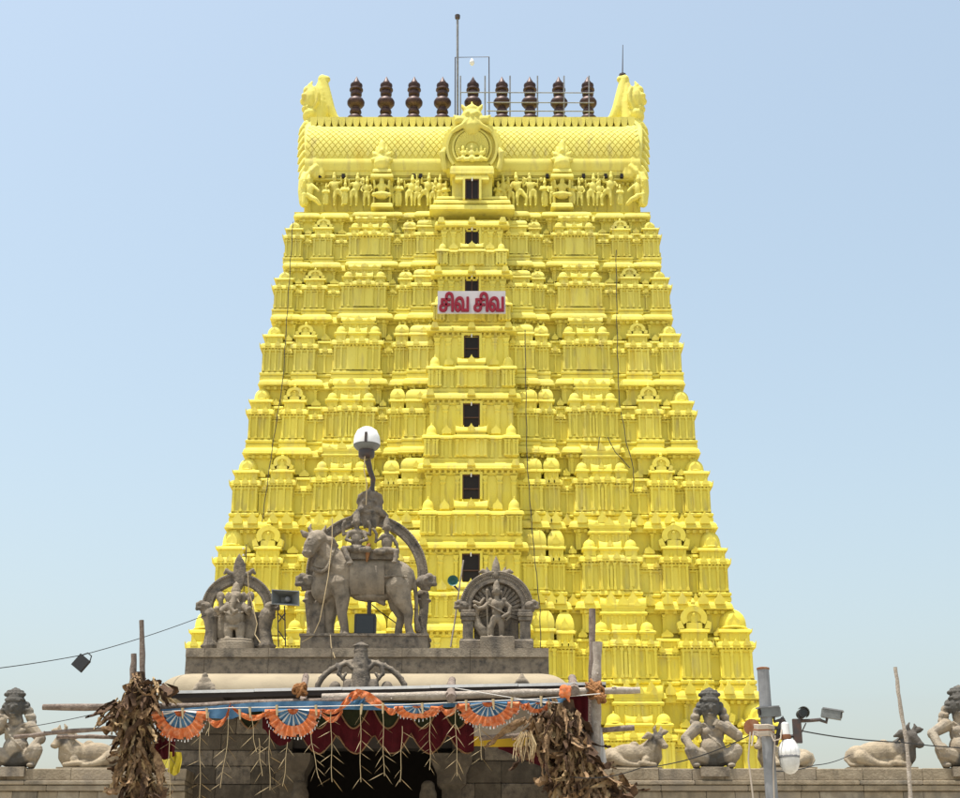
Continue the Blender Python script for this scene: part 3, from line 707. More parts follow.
for sg in (-1, 1):
    fr.c([(472 + sg*6, 122, 1), (472 + sg*13, 121, 1), (472 + sg*18, 116, 0)], [5, 4.5, 1.2]); fr.c([(472 + sg*5, 113, 1), (472 + sg*9, 108, 1), (472 + sg*10, 105.5, 1)], [3, 2, 1])
    fr.e(472 + sg*4.2, 116, 6, 2.2, 2.2, 2.2); fr.c([(472 + sg*3, 122, 5), (472 + sg*9, 128, 5), (472 + sg*15, 131, 4), (472+sg*20, 134, 3)], [2.5, 2.5, 2.6, 1.5])
    fr.c([(472 + sg*27, 150, 2), (472 + sg*29.5, 155, 3), (472 + sg*29, 161, 3), (472 + sg*27, 170, 2)], [2, 3.4, 2.6, 3])
fr.e(472, 118, 7, 1.8, 2.5, 2); fr.c([(472, 106, 0), (472, 102, 0)], [2, .8])
sculpt(fr.mb, 'lion_crest', M['yellow'], cg, .06, 2)
fr = Px(yg, 472, 160)                                      # seated group inside the shell
for x, sz in ((472, 1.0), (463, .8), (481, .8)):
    fr.e(x, 161, 4, 4*sz, 3.5*sz, 4); fr.e(x, 156, 4, 3*sz, 4.5*sz, 3); fr.e(x, 150.5 + (1-sz)*6, 4.5, 2.1*sz, 2.4*sz, 2.1); fr.c([(x, 149 + (1-sz)*6, 4.5), (x, 145.5 + (1-sz)*9, 4)], [1.7, .7])
    for sg in (-1, 1): fr.c([(x, 154, 4), (x + sg*4.5*sz, 156, 5), (x + sg*5*sz, 152, 6)], [1.6, 1.3, 1.1]); fr.c([(x, 161, 5), (x + sg*6.5*sz, 163, 7)], [2.2, 1.8])
sculpt(fr.mb, 'seated_group', M['yellow'], cg, .05, 1)
m = MB()
for a, b, c, d in ((452, 492, 166, 175), (457, 487, 175, 181)):
    p, q = P(a, d, yg-.5), P(b, c, yg-.5); m.rl(p.x, q.x, yg-.5, yg+1, eave_prof(p.z, q.z-p.z, .12))
for a, b in ((452, 463), (481, 492)):
    p, q = P(a, 199, yg), P(b, 175, yg); m.box(p.x, q.x, yg-.2, yg+1.2, p.z, q.z)
for k, (hw, y0, y1) in enumerate(((40, 205.5, 211), (36, 201, 205.5), (33, 198, 201.5))):
    p, q = P(472-hw, y1, yg-.5+.2*k), P(472+hw, y0, yg-.5+.2*k); m.rl(p.x, q.x, yg-.55+.15*k, yg+1.2, eave_prof(p.z, q.z-p.z, .15))
m.build('gable_porch', M['yellow'], cg, 38)

# stucco figures on the neck
def stucco(variant):
    mb = MB()
    class L:                                                # local frame in metres, feet at the origin, facing -y
        pass
    def e(x, z, y, rx, rz, ry): mb.ell((x, y, z), (rx, ry, rz), 12, 8)
    def c(pts, rad):
        rad = rad if hasattr(rad, '__len__') else [rad]*len(pts)
        mb.tube(pts, rad, 8)
        for p, r in zip(pts, rad): mb.ell(p, (r, r, r), 8, 6)
    lean = {0: 0, 1: .12, 2: -.14, 3: .0}[variant]
    e(lean, 1.12, 0, .20, .28, .15); e(0, .84, 0, .19, .14, .15); e(lean*1.3, 1.52, -.02, .115, .14, .12)
    c([(lean*1.3, 0, 1.60), (lean*1.4, 0, 1.80), (lean*1.4, 0, 1.92)], [.10, .08, .02]); c([(lean*1.2, 0, 1.32), (lean*1.3, 0, 1.45)], .07)
    for sg in (-1, 1):
        k = .0 if variant != 2 or sg < 0 else .18
        c([(sg*.10, 0, .80), (sg*(.14 + k), -.06, .42), (sg*(.13 + k*.6), 0, .06), (sg*(.14 + k*.6), -.12, .03)], [.125, .09, .06, .05])
        if variant == 0: c([(sg*.2+lean, 0, 1.30), (sg*.32, -.04, 1.02), (sg*.24, -.18, .86)], [.075, .06, .05])
        elif variant == 1: c([(sg*.2+lean, 0, 1.30), (sg*.36+lean, -.02, 1.12), (sg*.38+lean, -.12, 1.42)], [.075, .06, .05])
        elif variant == 2: c([(sg*.2+lean, 0, 1.30), (sg*.34+lean, -.05, 1.18 + .12*sg), (sg*.30+lean, -.15, 1.0 + .5*(sg > 0))], [.075, .06, .05])
        else: c([(sg*.2, 0, 1.30), (sg*.3, -.1, 1.05), (sg*.05, -.22, 1.08)], [.075, .06, .05])
        if variant == 1: e(sg*.42, 1.5, 0, .1, .14, .08)
    if variant == 2: c([(.32, -.05, .02), (.40, -.05, 1.1), (.42, -.05, 1.75)], [.04, .035, .05])
    if variant == 3: e(0, .45, .05, .24, .45, .12)
    return mb
stm = [sculpt(stucco(v), 'stucco_figure', M['yellow'], tower, .045, 1, origin=(0,0,0)) for v in range(4)]
FIGS = [(337,2,1.02,1),(353.5,1,1.0,1),(366.5,0,.9,1),(398,3,.85,1),(409,1,.95,1),(425,2,1.0,-1),(440,0,.95,1),(503,0,.95,1),(520,2,1.02,1),(533,1,1.0,-1),(545,3,.85,1),(579.5,0,.85,1),(591,1,.98,1),(608,2,1.05,-1),(326,3,.62,1),(620,3,.6,1),(446,3,.7,1),(498,3,.7,1),(345,3,.72,1),(391,0,.8,1),(417,0,.85,1),(432.5,1,.85,1),(511,1,.88,-1),(552.5,0,.75,1),(572,3,.75,1),(599.5,0,.85,1)]
used = set(); base_h = (Z_at(174, 77.3) - Z_at(206, 77.3)) / 1.92
for px, v, sc, mir in FIGS:
    if v in used: o = bpy.data.objects.new('stucco_figure', stm[v].data); COL.objects.link(o); o.parent = tower
    else: o = stm[v]; used.add(v)
    p = P(px, 206, 77.45); o.location = (p.x - XC, 77.45 - YC - (.25 if sc < .8 else 0), p.z - .05); q = base_h * sc * 1.08; o.scale = (q*mir, q, q)
# kneeling figures at the corners
for sg in (-1, 1):
    fr = Px(77.4, 306, 195); X = (lambda x: x if sg < 0 else 947 - x)
    fr.e(X(310), 191, 2, 3.8, 7.5, 4); fr.e(X(309), 181.5, 3, 2.6, 3.1, 2.8); fr.c([(X(309), 179, 3), (X(309.5), 175, 2)], [2, .8]); fr.c([(X(310), 198, 3), (X(304.5), 197, 5), (X(304), 206, 5)], [3, 2.3, 1.9]); fr.c([(X(311), 199, 3), (X(316), 202, 5), (X(320), 206, 4)], [3, 2.3, 1.8])
    fr.c([(X(307), 187, 3), (X(302.5), 190, 5), (X(305), 184.5, 7)], [1.6, 1.4, 1.2]); fr.c([(X(313), 187, 3), (X(317), 191, 5), (X(319.5), 194, 6)], [1.6, 1.4, 1.2]); fr.e(X(310), 186.5, 2, 4.4, 2.2, 3.2)
    sculpt(fr.mb, 'kneeling_figure', M['yellow'], tower, .05, 1)
# niches with seated gods breaking the roof eave
for px in (382, 562):
    Y0 = 77.0; m = MB()
    def bx(a, b, c, d, y0, y1, prof=True):
        p, q = P(a, d, y0), P(b, c, y0)
        if prof: m.rl(p.x, q.x, y0, y1, eave_prof(p.z, q.z - p.z, .12))
        else: m.box(p.x, q.x, y0, y1, p.z, q.z)
    bx(px-9, px+9, 203, 208, Y0-.2, Y0+1); bx(px-9.5, px+9.5, 174, 178, Y0-.1, Y0+1.5)
    bx(px-9, px-7, 178, 203, Y0+.1, Y0+1, False); bx(px+7, px+9, 178, 203, Y0+.1, Y0+1, False); bx(px-7, px+7, 179, 202, Y0+.55, Y0+1, False)
    bx(px-7.5, px+7.5, 169, 173, Y0, Y0+1.5)
    nb = m.build('niche', M['yellow'], tower, 38)
    fr = Px(Y0+.2, px, 185)
    fr.e(px, 197, 3, 7, 3.5, 5); fr.e(px, 190, 3, 4, 6, 3.5); fr.e(px, 183.5, 4, 2.6, 3, 2.6); fr.c([(px, 181, 4), (px, 176, 3)], [2.2, 1])
    for sg in (-1, 1): fr.c([(px+sg*3, 187, 3), (px+sg*7, 190, 5), (px+sg*7.5, 184, 6)], [1.8, 1.5, 1.2]); fr.c([(px+sg*3, 196, 4), (px+sg*8, 198, 7)], [2.6, 2])
    sculpt(fr.mb, 'seated_god', M['yellow'], nb, .05, 1)
    fr = Px(Y0+.3, px, 155)                                # flaming gable with a small figure above
    for k in range(7):
        a = math.pi * (k / 6); fr.c([(px, 158, 0), (px + 8*math.cos(a), 160 - 10*math.sin(a), 0), (px + 10.5*math.cos(a), 159 - 13.5*math.sin(a), 0)], [4, 2.6, 1])
    fr.c([(px, 150, 0), (px, 144, 0), (px, 139.5, 0)], [4, 3, .8]); fr.e(px, 160, 3, 4, 4.5, 3); fr.e(px, 153, 4, 2.3, 2.6, 2.3); fr.c([(px, 165, 1), (px, 170, -6)], [8, 9])
    sculpt(fr.mb, 'flame_gable', M['yellow'], nb, .05, 1)
# ------------------------------------------------------------------ stone walls either side of the hall
def block(x0, x1, y0, y1, z0, z1, mt, parent, name='stone_block', ch=.012):
    m = MB(); m.rl(x0+ch, x1-ch, y0+ch, y1-ch, [(0, z0), (ch, z0+ch), (ch, z1-ch), (0, z1)], back=True); return m.build(name, mt, parent, 0)
YW = 31.0
ZW = Z_at(768, YW)
def side_wall(px0, px1, label, seed):
    r = random.Random(seed); x0, x1 = P(px0, 780, YW).x, P(px1, 780, YW).x
    w = thing('parapet_wall', label, 'wall', ((x0+x1)/2, YW+.4, 0), 'stone walls beside the hall')
    m = MB(); m.box(x0+.05, x1-.05, YW+.06, YW+.9, 0, ZW-.03); m.build('wall_core', M['joint'], w, 0)
    z = ZW
    for ci, (h, off, lo, hi) in enumerate([(.25, .0, .5, 1.3), (.085, .09, 1.2, 2.2), (.12, .055, .9, 1.8), (.20, .0, .35, .9)] + [(.42, .02, .7, 1.3)] * 9):
        x = x0 - r.random()*.5
        if z < .05: break
        while x < x1:
            L = r.uniform(lo, hi); a, b = max(x, x0), min(x + L, x1)
            if b - a > .08:
                d = r.uniform(-.006, .006)
                block(a+.005, b-.005, YW - off + d, YW + .95, max(0, z-h+.006), z - (.004 if ci else r.uniform(0, .012)), M['wall_stone'] if r.random() < .6 else M['wall_stone_pale'] if r.random() < .6 else M['tan_dirty'], w)
            x += L
        z -= h
    return w
side_wall(-60, 186, 'low stone block wall on the left with seated bull and squatting figure on top', 3)
side_wall(549, 1030, 'long stone block wall on the right carrying bulls and squatting figures', 4)

# ------------------------------------------------------------------ the stone hall with its entrance
YH = 31.5
hx0, hx1 = P(185, 660, YH).x, P(549, 660, YH).x
zt, zm, zb_ = Z_at(648, YH), Z_at(657, YH), Z_at(675.5, YH)
hall = thing('entrance_hall', 'grey stone entrance hall with rounded plaster eave and dark doorway', 'hall', ((hx0+hx1)/2, YH, 0))
cuts = [185, 204, 268, 331, 402, 470, 549]
for a, b in zip(cuts[:-1], cuts[1:]):
    xa, xb = P(a, 660, YH).x, P(b, 660, YH).x
    m = MB(); g_ = .004
    m.rl(xa+g_, xb-g_, YH, YH+5.4, [(0, zm), (.035, zm+.01), (.035, zt-.012), (.02, zt)] if False else [(0, zm+.004), (0, zm+.03), (0, zt)]); m.build('coping_slab', M['granite'], hall, 0)
    m = MB(); m.box(xa+g_, xb-g_, YH+.045, YH+5.3, zb_, zm); m.build('frieze_block', M['granite_dark'], hall, 0)
m = MB(); m.box(hx0+.02, hx1-.02, YH+.07, YH+5.2, zb_-.4, zt-.02); m.build('roof_core', M['joint'], hall, 0)
# rounded eave
kx0, kx1 = P(172, 680, YH).x, P(566, 680, YH).x
m = MB(); ke = []
zk0 = zb_ - .62; O = .95
for k in range(11):
    a = math.pi/2 * k / 10; ke.append((O*math.cos(a)**.8 if k < 10 else 0, zk0 + .08 + .56*math.sin(a)))
m.rl(kx0 + O*.9, kx1 - O*.95, YH+.1, YH+5, [(0, zk0-.05), (O*.8, zk0-.05), (O, zk0)] + ke, back=True)
eav = m.build('eave', M['plaster'], hall, 40)
# lotus gables on the eave
def eave_gable(px, py, w, h, name='eave_gable'):
    Y0 = YH - .86; fr = Px(Y0, px, py)
    fr.e(px, py - h*.18, -4, w*.62, h*.36, 4); fr.e(px, py - h*.5, -5, w*.34, h*.26, 3.5); fr.e(px, py - h*.78, -6, w*.17, h*.2, 3)
    for sg in (-1, 1): fr.c([(px + sg*w*.45, py - h*.1, -3), (px + sg*w*.62, py, -3)], [h*.16, h*.12])
    sculpt(fr.mb, name, M['granite'], eav, .018, 2)
eave_gable(204, 691, 19, 20); eave_gable(522, 683, 11, 11)
# larger scrolled arch on the eave, below the bull
fr = Px(YH - 1.0, 361, 670); q = []
for k in range(21):
    a = math.pi * (-.06 + 1.12 * k / 20); q.append((361 + 45*math.cos(a), 694 - 33*math.sin(a), -2))
fr.c(q, 3.0)
for k in range(19):
    a = math.pi * (-.02 + 1.04 * k / 18)
    if abs(math.cos(a)) > .3: fr.e(361 + 47.5*math.cos(a), 694 - 36*math.sin(a), -1, 1.1, 1.1, 1.1)
fr.c([(361, 694, 0), (361, 672, 0), (361, 658, 0), (361, 648, 0)], [12, 9, 7.4, 6.4]); fr.e(361, 646, 1, 8.5, 2.2, 6); fr.e(361, 651, 1, 7.8, 1.5, 6); fr.e(361, 676, 6, 5, 8, 4); fr.e(361, 666, 6, 3, 3.4, 3)
for sg in (-1, 1):
    fr.c([(361+sg*9, 668, 2), (361+sg*14, 663, 2), (361+sg*20, 666, 2), (361+sg*22, 674, 2), (361+sg*18, 679, 3), (361+sg*15, 674, 3)], [2.6, 2.6, 2.6, 2.6, 2.2, 1.8])
    fr.c([(361+sg*12, 694, 2), (361+sg*13, 684, 2)], [7, 5]); fr.e(361+sg*26, 688, 1, 6, 7, 4)
sculpt(fr.mb, 'scrolled_arch', M['granite_dark'], eav, .02, 1)
# walls and doorway under the eave
yw0 = YH + .35; zw1 = zk0 + .2; wx0, wx1 = P(172, 750, yw0).x, P(562, 750, yw0).x; dx0, dx1 = P(292, 760, yw0).x, P(452, 760, yw0).x
m = MB(); m.box(wx0, dx0, yw0+.05, yw0+.55, 0, zw1); m.box(dx1, wx1, yw0+.05, yw0+.55, 0, zw1); m.box(dx0, dx1, yw0+.05, yw0+.55, Z_at(748, yw0), zw1)
m.box(wx0, wx0+.4, yw0+.55, yw0+6, 0, zw1); m.box(wx1-.4, wx1, yw0+.55, yw0+6, 0, zw1); m.box(wx0, wx1, yw0+6, yw0+6.4, 0, zw1); m.box(wx0, wx1, yw0+.55, yw0+6, zw1-.3, zw1-.02)
tag(m.build('wall', M['joint'], hall, 0), label='dark stone walls of the hall behind the facing blocks')
r = random.Random(11)
for xa, xb in ((wx0, dx0), (dx1, wx1)):
    z = zw1; k = 0
    while z > 2.2:
        h = r.uniform(.32, .5); x = xa - r.random()*.4
        while x < xb:
            L = r.uniform(.5, 1.1); a, b = max(x, xa), min(x+L, xb)
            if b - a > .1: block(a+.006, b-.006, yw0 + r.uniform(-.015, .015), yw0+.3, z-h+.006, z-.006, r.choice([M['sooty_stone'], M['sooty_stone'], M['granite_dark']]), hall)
            x += L
        z -= h
for px in (292, 452):                                      # door pillars
    x = P(px, 770, yw0).x; m = MB(); m.rl(x-.2, x+.2, yw0-.25, yw0+.2, [(.06,0),(.06,.6),(0,.7),(0,3.2),(.05,3.3),(0,3.4),(0,4.6),(.1,4.7),(.1,4.9),(.22,5.15),(.22,5.3)], back=True); m.build('pillar', M['sooty_stone'], hall, 0)
for px, sg in ((300, 1), (428, -1)):                       # door guardians, only their heads rise into view
    Y0 = yw0 - .7; fr = Px(Y0, px, 790)
    fr.e(px, 796, 0, 9, 11, 9); fr.e(px, 786, 0, 7, 6, 7); fr.c([(px, 806, 0), (px, 815, 0)], [6, 10]); fr.e(px, 840, 0, 18, 28, 11); fr.e(px, 880, 0, 16, 20, 11)
    for s2 in (-1, 1): fr.c([(px+s2*15, 825, 0), (px+s2*22, 850, 4), (px+s2*12, 868, 12)], [7, 6, 5]); fr.c([(px+s2*8, 890, 0), (px+s2*9, 930, 3), (px+s2*9, 975, 0)], [10, 8, 6])
    st = thing('guardian_statue', 'weathered stone guardian figure at the %s side of the doorway' % ('left' if sg > 0 else 'right'), 'statue', tuple(fr.p(px, 978)), 'guardians by the doorway')
    st.location.z = 0
    sculpt(fr.mb, 'figure', M['sooty_stone'], st, .03, 2)
    m = MB(); c = fr.p(px, 978); m.rl(c.x-.45, c.x+.45, c.y-.35, c.y+.35, [(.1, 0), (.1, .25), (0, .35), (0, max(.5, c.z+.1))], back=True); m.build('pedestal', M['granite'], st, 0)

# ------------------------------------------------------------------ statues on the roof of the hall
YS = 32.3
ZS = zt                                                     # everything stands on the coping
def arch_band(fr, cx, cy, R0, R1, a0, a1, w0, w1, n=36):
    """moulded arch: three raised fillets and a beaded outer edge"""
    m = MB(); vs = []; fs = []
    T = [(R0, w0), (R0, w1-1), (R0+.6, w1), (R0+(R1-R0)*.25, w1), (R0+(R1-R0)*.3, w1-.9), (R0+(R1-R0)*.7, w1-.9), (R0+(R1-R0)*.75, w1), (R1-.6, w1), (R1, w1-1), (R1, w0)]
    N = len(T)
    for k in range(n + 1):
        a = R(a0 + (a1 - a0) * k / n)
        for r_, w in T: vs.append(fr.p(cx + r_*math.cos(a), cy - r_*math.sin(a), w))
    for k in range(n):
        for j in range(N): fs.append((k*N+j, k*N+(j+1) % N, k*N+N+(j+1) % N, k*N+N+j))
    fs += [tuple(range(N)), tuple(range(n*N, n*N+N))[::-1]]
    m.add(vs, fs); return m
def beads(fr, cx, cy, r_, a0, a1, n, size, w):
    m = MB()
    for k in range(n):
        a = R(a0 + (a1 - a0) * k / (n - 1)); m.ell(fr.p(cx + r_*math.cos(a), cy - r_*math.sin(a), w), (size*fr.sx,)*3, 6, 4)
    return m
def leaf_finial(fr, cx, yb, yt, w, d=0):
    fr.c([(cx, yb, d), (cx, yb - (yb-yt)*.35, d), (cx, yb - (yb-yt)*.6, d), (cx, yt, d)], [w*.62, w*.5, w*.4, w*.06])
    for sg in (-1, 1): fr.c([(cx + sg*w*.5, yb, d), (cx + sg*w*.95, yb - 4, d), (cx + sg*w*1.1, yb - 8, d)], [w*.3, w*.25, w*.1])
def makara(fr, x, y, sg, r_):
    fr.e(x, y, 0, r_, r_*.85, r_*.8); fr.e(x + sg*r_*.6, y - r_*.55, 1, r_*.55, r_*.5, r_*.6); fr.c([(x + sg*r_*.5, y + r_*.2, 2), (x + sg*r_*1.25, y + r_*.3, 2), (x + sg*r_*1.25, y - r_*.5, 2)], [r_*.45, r_*.32, r_*.22])
    fr.c([(x - sg*r_*.2, y + r_*.7, 1), (x + sg*r_*.5, y + r_*.8, 1)], r_*.3); fr.e(x + sg*r_*.3, y - r_*.2, r_*.8, r_*.22, r_*.22, r_*.2)
def base_z(fr, py): return Z_at(py, fr.Y)

# --- bull carrying a couple, centre
fr0 = Px(YS, 366, 580)
bull = thing('bull_statue', 'large grey stone standing bull with riding couple under a round arch', 'statue', (fr0.p(366, 648).x, YS, zt))
m = MB(); a, b = fr0.p(303, 649), fr0.p(428.5, 638.5); m.rl(a.x, b.x, YS-.55, YS+.75, [(.0, zt-.02), (0, b.z-.06), (.025, b.z-.05), (.025, b.z)], back=True); m.build('pedestal', M['granite_dark'], bull, 0)
fr = Px(YS, 366, 580)
W0 = 0
fr.e(352, 576, 0, 20, 21, 14); fr.e(372, 578, 0, 26, 20, 15); fr.e(397, 580, 0, 18, 19, 14); fr.e(345, 560, 0, 9, 9, 8); fr.e(383, 572, 0, 26, 15, 13)
fr.c([(344, 572, 0), (333, 560, 1), (324, 548, 2)], [16, 12.5, 9.5]); fr.e(330, 580, 0, 14, 18, 11); fr.c([(322, 560, 2), (321, 575, 1), (326, 592, 0)], [7, 8.5, 9])
# head turned a little to the viewer, muzzle down to the left
fr.e(318, 541, 6, 10.8, 9.6, 10); fr.c([(317, 542, 8), (312.5, 549, 11), (310.5, 554.5, 12)], [9.4, 8, 6.6]); fr.e(310, 556, 12.5, 7, 4.8, 6); fr.e(323, 586, 0, 12.5, 17, 10); fr.e(327, 566, 1, 12, 14, 10); fr.e(314.5, 537, 13, 3.5, 2, 2); fr.e(320, 538, 13, 3, 2, 2)
fr.c([(312, 534, 6), (310, 530, 6), (311.5, 525.5, 5)], [2.6, 2.1, 1.0]); fr.c([(322, 534, 3), (325, 530, 2), (326, 526.5, 2)], [2.6, 2.0, 1.0])
fr.c([(312, 538, 7), (306, 537, 9), (302.5, 533.5, 9)], [2.6, 3.4, 1.6]); fr.c([(325, 539, 6), (332, 543, 8), (338.5, 548, 8)], [2.8, 4.4, 1.4])
fr.e(311.2, 543, 16.5, 2, 1.4, 1.5); fr.e(321, 543.5, 16, 2, 1.4, 1.5); fr.e(307, 556, 18, 1.1, .9, 1); fr.e(312.5, 556.5, 18.5, 1.1, .9, 1)
# legs
fr.c([(340, 585, 5), (343, 600, 7), (342.5, 615, 7), (345, 628, 7), (345, 634, 7.5)], [11.5, 7.6, 5.2, 4.2, 4.6]); fr.e(345.5, 636.5, 8.5, 5.8, 3.2, 5.4)
fr.c([(332, 590, -5), (331, 606, -7), (329, 622, -7), (329, 634, -7)], [10.5, 7, 4.8, 4.4]); fr.e(328, 636.5, -6, 5.6, 3.2, 5.4)
fr.c([(398, 588, 4), (403, 602, 7), (409, 615, 7), (408.5, 626, 7), (410, 634, 7.5)], [14, 9, 5.0, 3.9, 4.2]); fr.e(411, 636.5, 8.5, 5.6, 3.2, 5)
fr.c([(396, 588, -5), (396, 604, -8), (401, 616, -9), (398, 627, -9), (398, 634, -9)], [12, 7.4, 4.6, 3.8, 4.2]); fr.e(397, 636.5, -8, 5.4, 3.2, 5)
fr.c([(411, 572, 0), (415, 585, 0), (416.5, 605, 0), (416, 620, 1), (418, 630, 1)], [3, 2.4, 2, 2.4, 3.4]); fr.e(372, 597, 0, 20, 5, 8); fr.c([(380, 600, 0), (384, 604, 0)], [4, 2])
bb = sculpt(fr.mb, 'bull_body', M['granite'], bull, .017, 2)
m = MB()                                                    # bell collar and saddle-cloth hems
for k in range(17):
    t = k / 16; m.ell(fr.p(334 - 20*t + 3*math.sin(math.pi*t), 556 + 8*t + 13*math.sin(math.pi*t*.8), 12 + 1*math.sin(math.pi*t)), (2.1*fr.sx,)*3, 8, 6)
m.build('bell_collar', M['granite'], bull)
m = MB(); m.tube([fr.p(336 - 22*k/12 + 4*math.sin(math.pi*k/12), 552 + 8*k/12 + 13*math.sin(math.pi*k/12*.8), 11.5) for k in range(13)], 1.2*fr.sx, 6); m.build('neck_band', M['granite'], bull)
m = MB()
for (x0, x1, y0, y1) in ((351, 385, 558, 596),):
    n = 10; vs = []; fs = []
    for i in range(n + 1):
        y = y0 + (y1 - y0) * i / n; t = (y - 578) / 21; w = 15.2 * math.sqrt(max(.04, 1 - t*t)) + .1
        vs += [fr.p(x0, y, w), fr.p(x1, y, w), fr.p(x1, y, w-3), fr.p(x0, y, w-3)]
    for i in range(n):
        for j in range(4): fs.append((4*i+j, 4*i+(j+1) % 4, 4*i+4+(j+1) % 4, 4*i+4+j))
    fs += [(0,1,2,3), (4*n, 4*n+1, 4*n+2, 4*n+3)]; m.add(vs, fs)
m.build('saddle_cloth', M['granite'], bull, 40)
m = MB()
for k in range(12): m.ell(fr.p(386 + 1.9*k, 580 - .8*math.sin(k*.3), 14.2 - .0*k), (1.3*fr.sx,)*3, 6, 4)
m.build('bead_hem', M['granite'], bull)
m = MB(); a, b = fr.p(351, 560), fr.p(397, 553); m.rl(a.x, b.x, YS-.30, YS+.25, [(0, a.z-.05), (0, b.z-.05), (.03, b.z-.04), (.03, b.z)], back=True); m.build('seat', M['granite_dark'], bull, 0)
def rider(x, yb, k, sg, name):
    f = Px(YS - .16, x, yb)
    f.e(x, yb-4*k, 4, 9*k, 4.5*k, 7*k); f.e(x, yb-14*k, 3, 6*k, 8.5*k, 5*k); f.e(x, yb-20*k, 3, 7.5*k, 4*k, 4.5*k)
    f.c([(x, yb-22*k, 3), (x, yb-27*k, 3.5)], [2.6*k, 2.6*k]); f.e(x, yb-30*k, 4, 4*k, 4.8*k, 4.2*k); f.c([(x, yb-33*k, 3.5), (x, yb-38*k, 3), (x, yb-42*k, 3)], [4*k, 3*k, .9*k])
    f.e(x - 4.2*k, yb-29*k, 3.5, 1.2*k, 2*k, 1.4*k); f.e(x + 4.2*k, yb-29*k, 3.5, 1.2*k, 2*k, 1.4*k); f.e(x, yb-29.5*k, 8*k*.98, .9*k, 1.5*k, 1*k)
    return f
f = rider(357, 555, 1.06, 1, 'a')
for sg in (-1, 1):
    f.c([(357+sg*7, 533, 3), (357+sg*13, 535, 3), (357+sg*13.5, 527, 4), (357+sg*12, 523, 4)], [2.3, 2, 1.8, 1.9]); f.c([(357+sg*7, 534, 4), (357+sg*10, 541, 6), (357+sg*5, 544, 11)], [2.3, 2, 1.8])
f.c([(354, 550, 6), (345, 552, 11), (349, 562, 14), (352, 566, 14)], [4, 3.6, 2.9, 2.4]); f.e(350.5, 567, 15, 3.2, 1.8, 2.4); f.c([(360, 550, 6), (369, 552, 9), (362, 553, 13)], [4, 3.6, 2.6])
sculpt(f.mb, 'rider', M['granite_dark'], bull, .013, 1)
f = rider(387, 556, .92, 1, 'b')
f.c([(393, 539, 3), (397, 545, 4), (398, 552, 3)], [1.9, 1.7, 1.6]); f.c([(381, 539, 4), (376, 543, 5), (377, 536, 7), (374, 531, 7)], [1.9, 1.7, 1.5, 1.6])
f.c([(390, 552, 6), (397, 554, 10), (396, 563, 12)], [3.6, 3.2, 2.5]); f.e(395, 565, 13, 2.8, 1.6, 2.2); f.c([(384, 552, 6), (377, 554, 10), (384, 555, 12)], [3.6, 3.2, 2.4])
sculpt(f.mb, 'rider', M['granite_dark'], bull, .013, 1)
AW = -13
arch_band(fr, 366, 572, 51, 61.5, -8, 188, AW-5, AW+2, 48).build('arch', M['granite_dark'], bull, 40)
beads(fr, 366, 572, 60.2, 0, 180, 70, .8, AW+2.2).build('arch_beading', M['granite_dark'], bull)
f = Px(YS, 366, 500)
f.e(369.5, 505, AW+4, 13, 14, 6); f.e(369.5, 494, AW+4, 9, 7, 6); f.c([(370, 492, AW+4), (370.5, 487, AW+4), (371, 482.5, AW+4)], [5.5, 3, .8]); f.e(369.5, 516, AW+4, 10, 10, 6)
for sg in (-1, 1):
    f.e(369.5+sg*5.5, 500, AW+9, 2.6, 2.6, 2.4); f.c([(369.5+sg*8, 508, AW+8), (369.5+sg*13, 512, AW+7), (369.5+sg*17, 514, AW+5)], [3.5, 3.5, 2]); f.c([(369.5+sg*6, 492, AW+7), (369.5+sg*10, 494, AW+6), (369.5+sg*12, 500, AW+5)], [2.4, 2.4, 2])
    f.c([(369.5+sg*3, 519, AW+7), (369.5+sg*5, 525, AW+7)], [3, 2])
f.e(369.5, 505, AW+10, 2.4, 3.4, 2.6); f.e(369.5, 511, AW+9, 6, 2.5, 2.5)
sculpt(f.mb, 'lion_crest', M['granite_dark'], bull, .02, 1)
for x, sg in ((306, -1), (426, 1)):
    f = Px(YS, x, 600); f.Y = YS
    px_ = x - sg*1.5
    f.c([(px_ - sg*3, 640, AW), (px_ - sg*3, 625, AW), (px_ - sg*1, 605, AW), (px_ - sg*2, 592, AW)], [7, 5, 4.8, 6.5]); f.e(px_ - sg*2, 638, AW, 9, 4, 7); f.e(px_-sg*1, 598, AW, 8, 2.2, 6)
    if sg < 0: f.c([(318, 640, AW), (319, 622, AW), (320, 604, AW)], [12, 10, 9])
    makara(f, x - sg*2, 582, sg, 8.5)
    for v in range(0): pass
    sculpt(f.mb, 'arch_pillar', M['granite_dark'], bull, .02, 1)

# --- elephant-headed figure under a round arch, left
YA = 32.0
fr = Px(YA, 238, 605)
gan = thing('elephant_headed_statue', 'grey stone elephant-headed deity standing inside a horseshoe arch on the left roof end', 'statue', (fr.p(238, 647).x, YA, zt))
m = MB(); c = fr.p(236, 646.5); m.lathe(c.x, YA-.1, [(18.5*fr.sx, zt-.02), (18.5*fr.sx, base_z(fr, 644)), (17.6*fr.sx, base_z(fr, 643.4)), (17.6*fr.sx, base_z(fr, 641.4)), (16.5*fr.sx, base_z(fr, 640.6)), (0.01, base_z(fr, 640.5))], 28, 1, .6); m.build('pedestal', M['granite'], gan, 25)
f = Px(YA, 236, 610)
f.e(235, 619, 4, 10.5, 10, 9); f.e(235.5, 609, 3, 9.5, 8, 7); f.e(236.5, 598, 5, 6.5, 6.5, 6); f.c([(236.5, 592, 4), (236.8, 587, 4), (237, 583, 4)], [5, 3.6, .9]); f.c([(236, 599, 9), (235, 605, 11), (233.5, 611, 12), (236, 615, 13.5), (239, 613, 13)], [3.6, 3, 2.5, 2, 1.6])
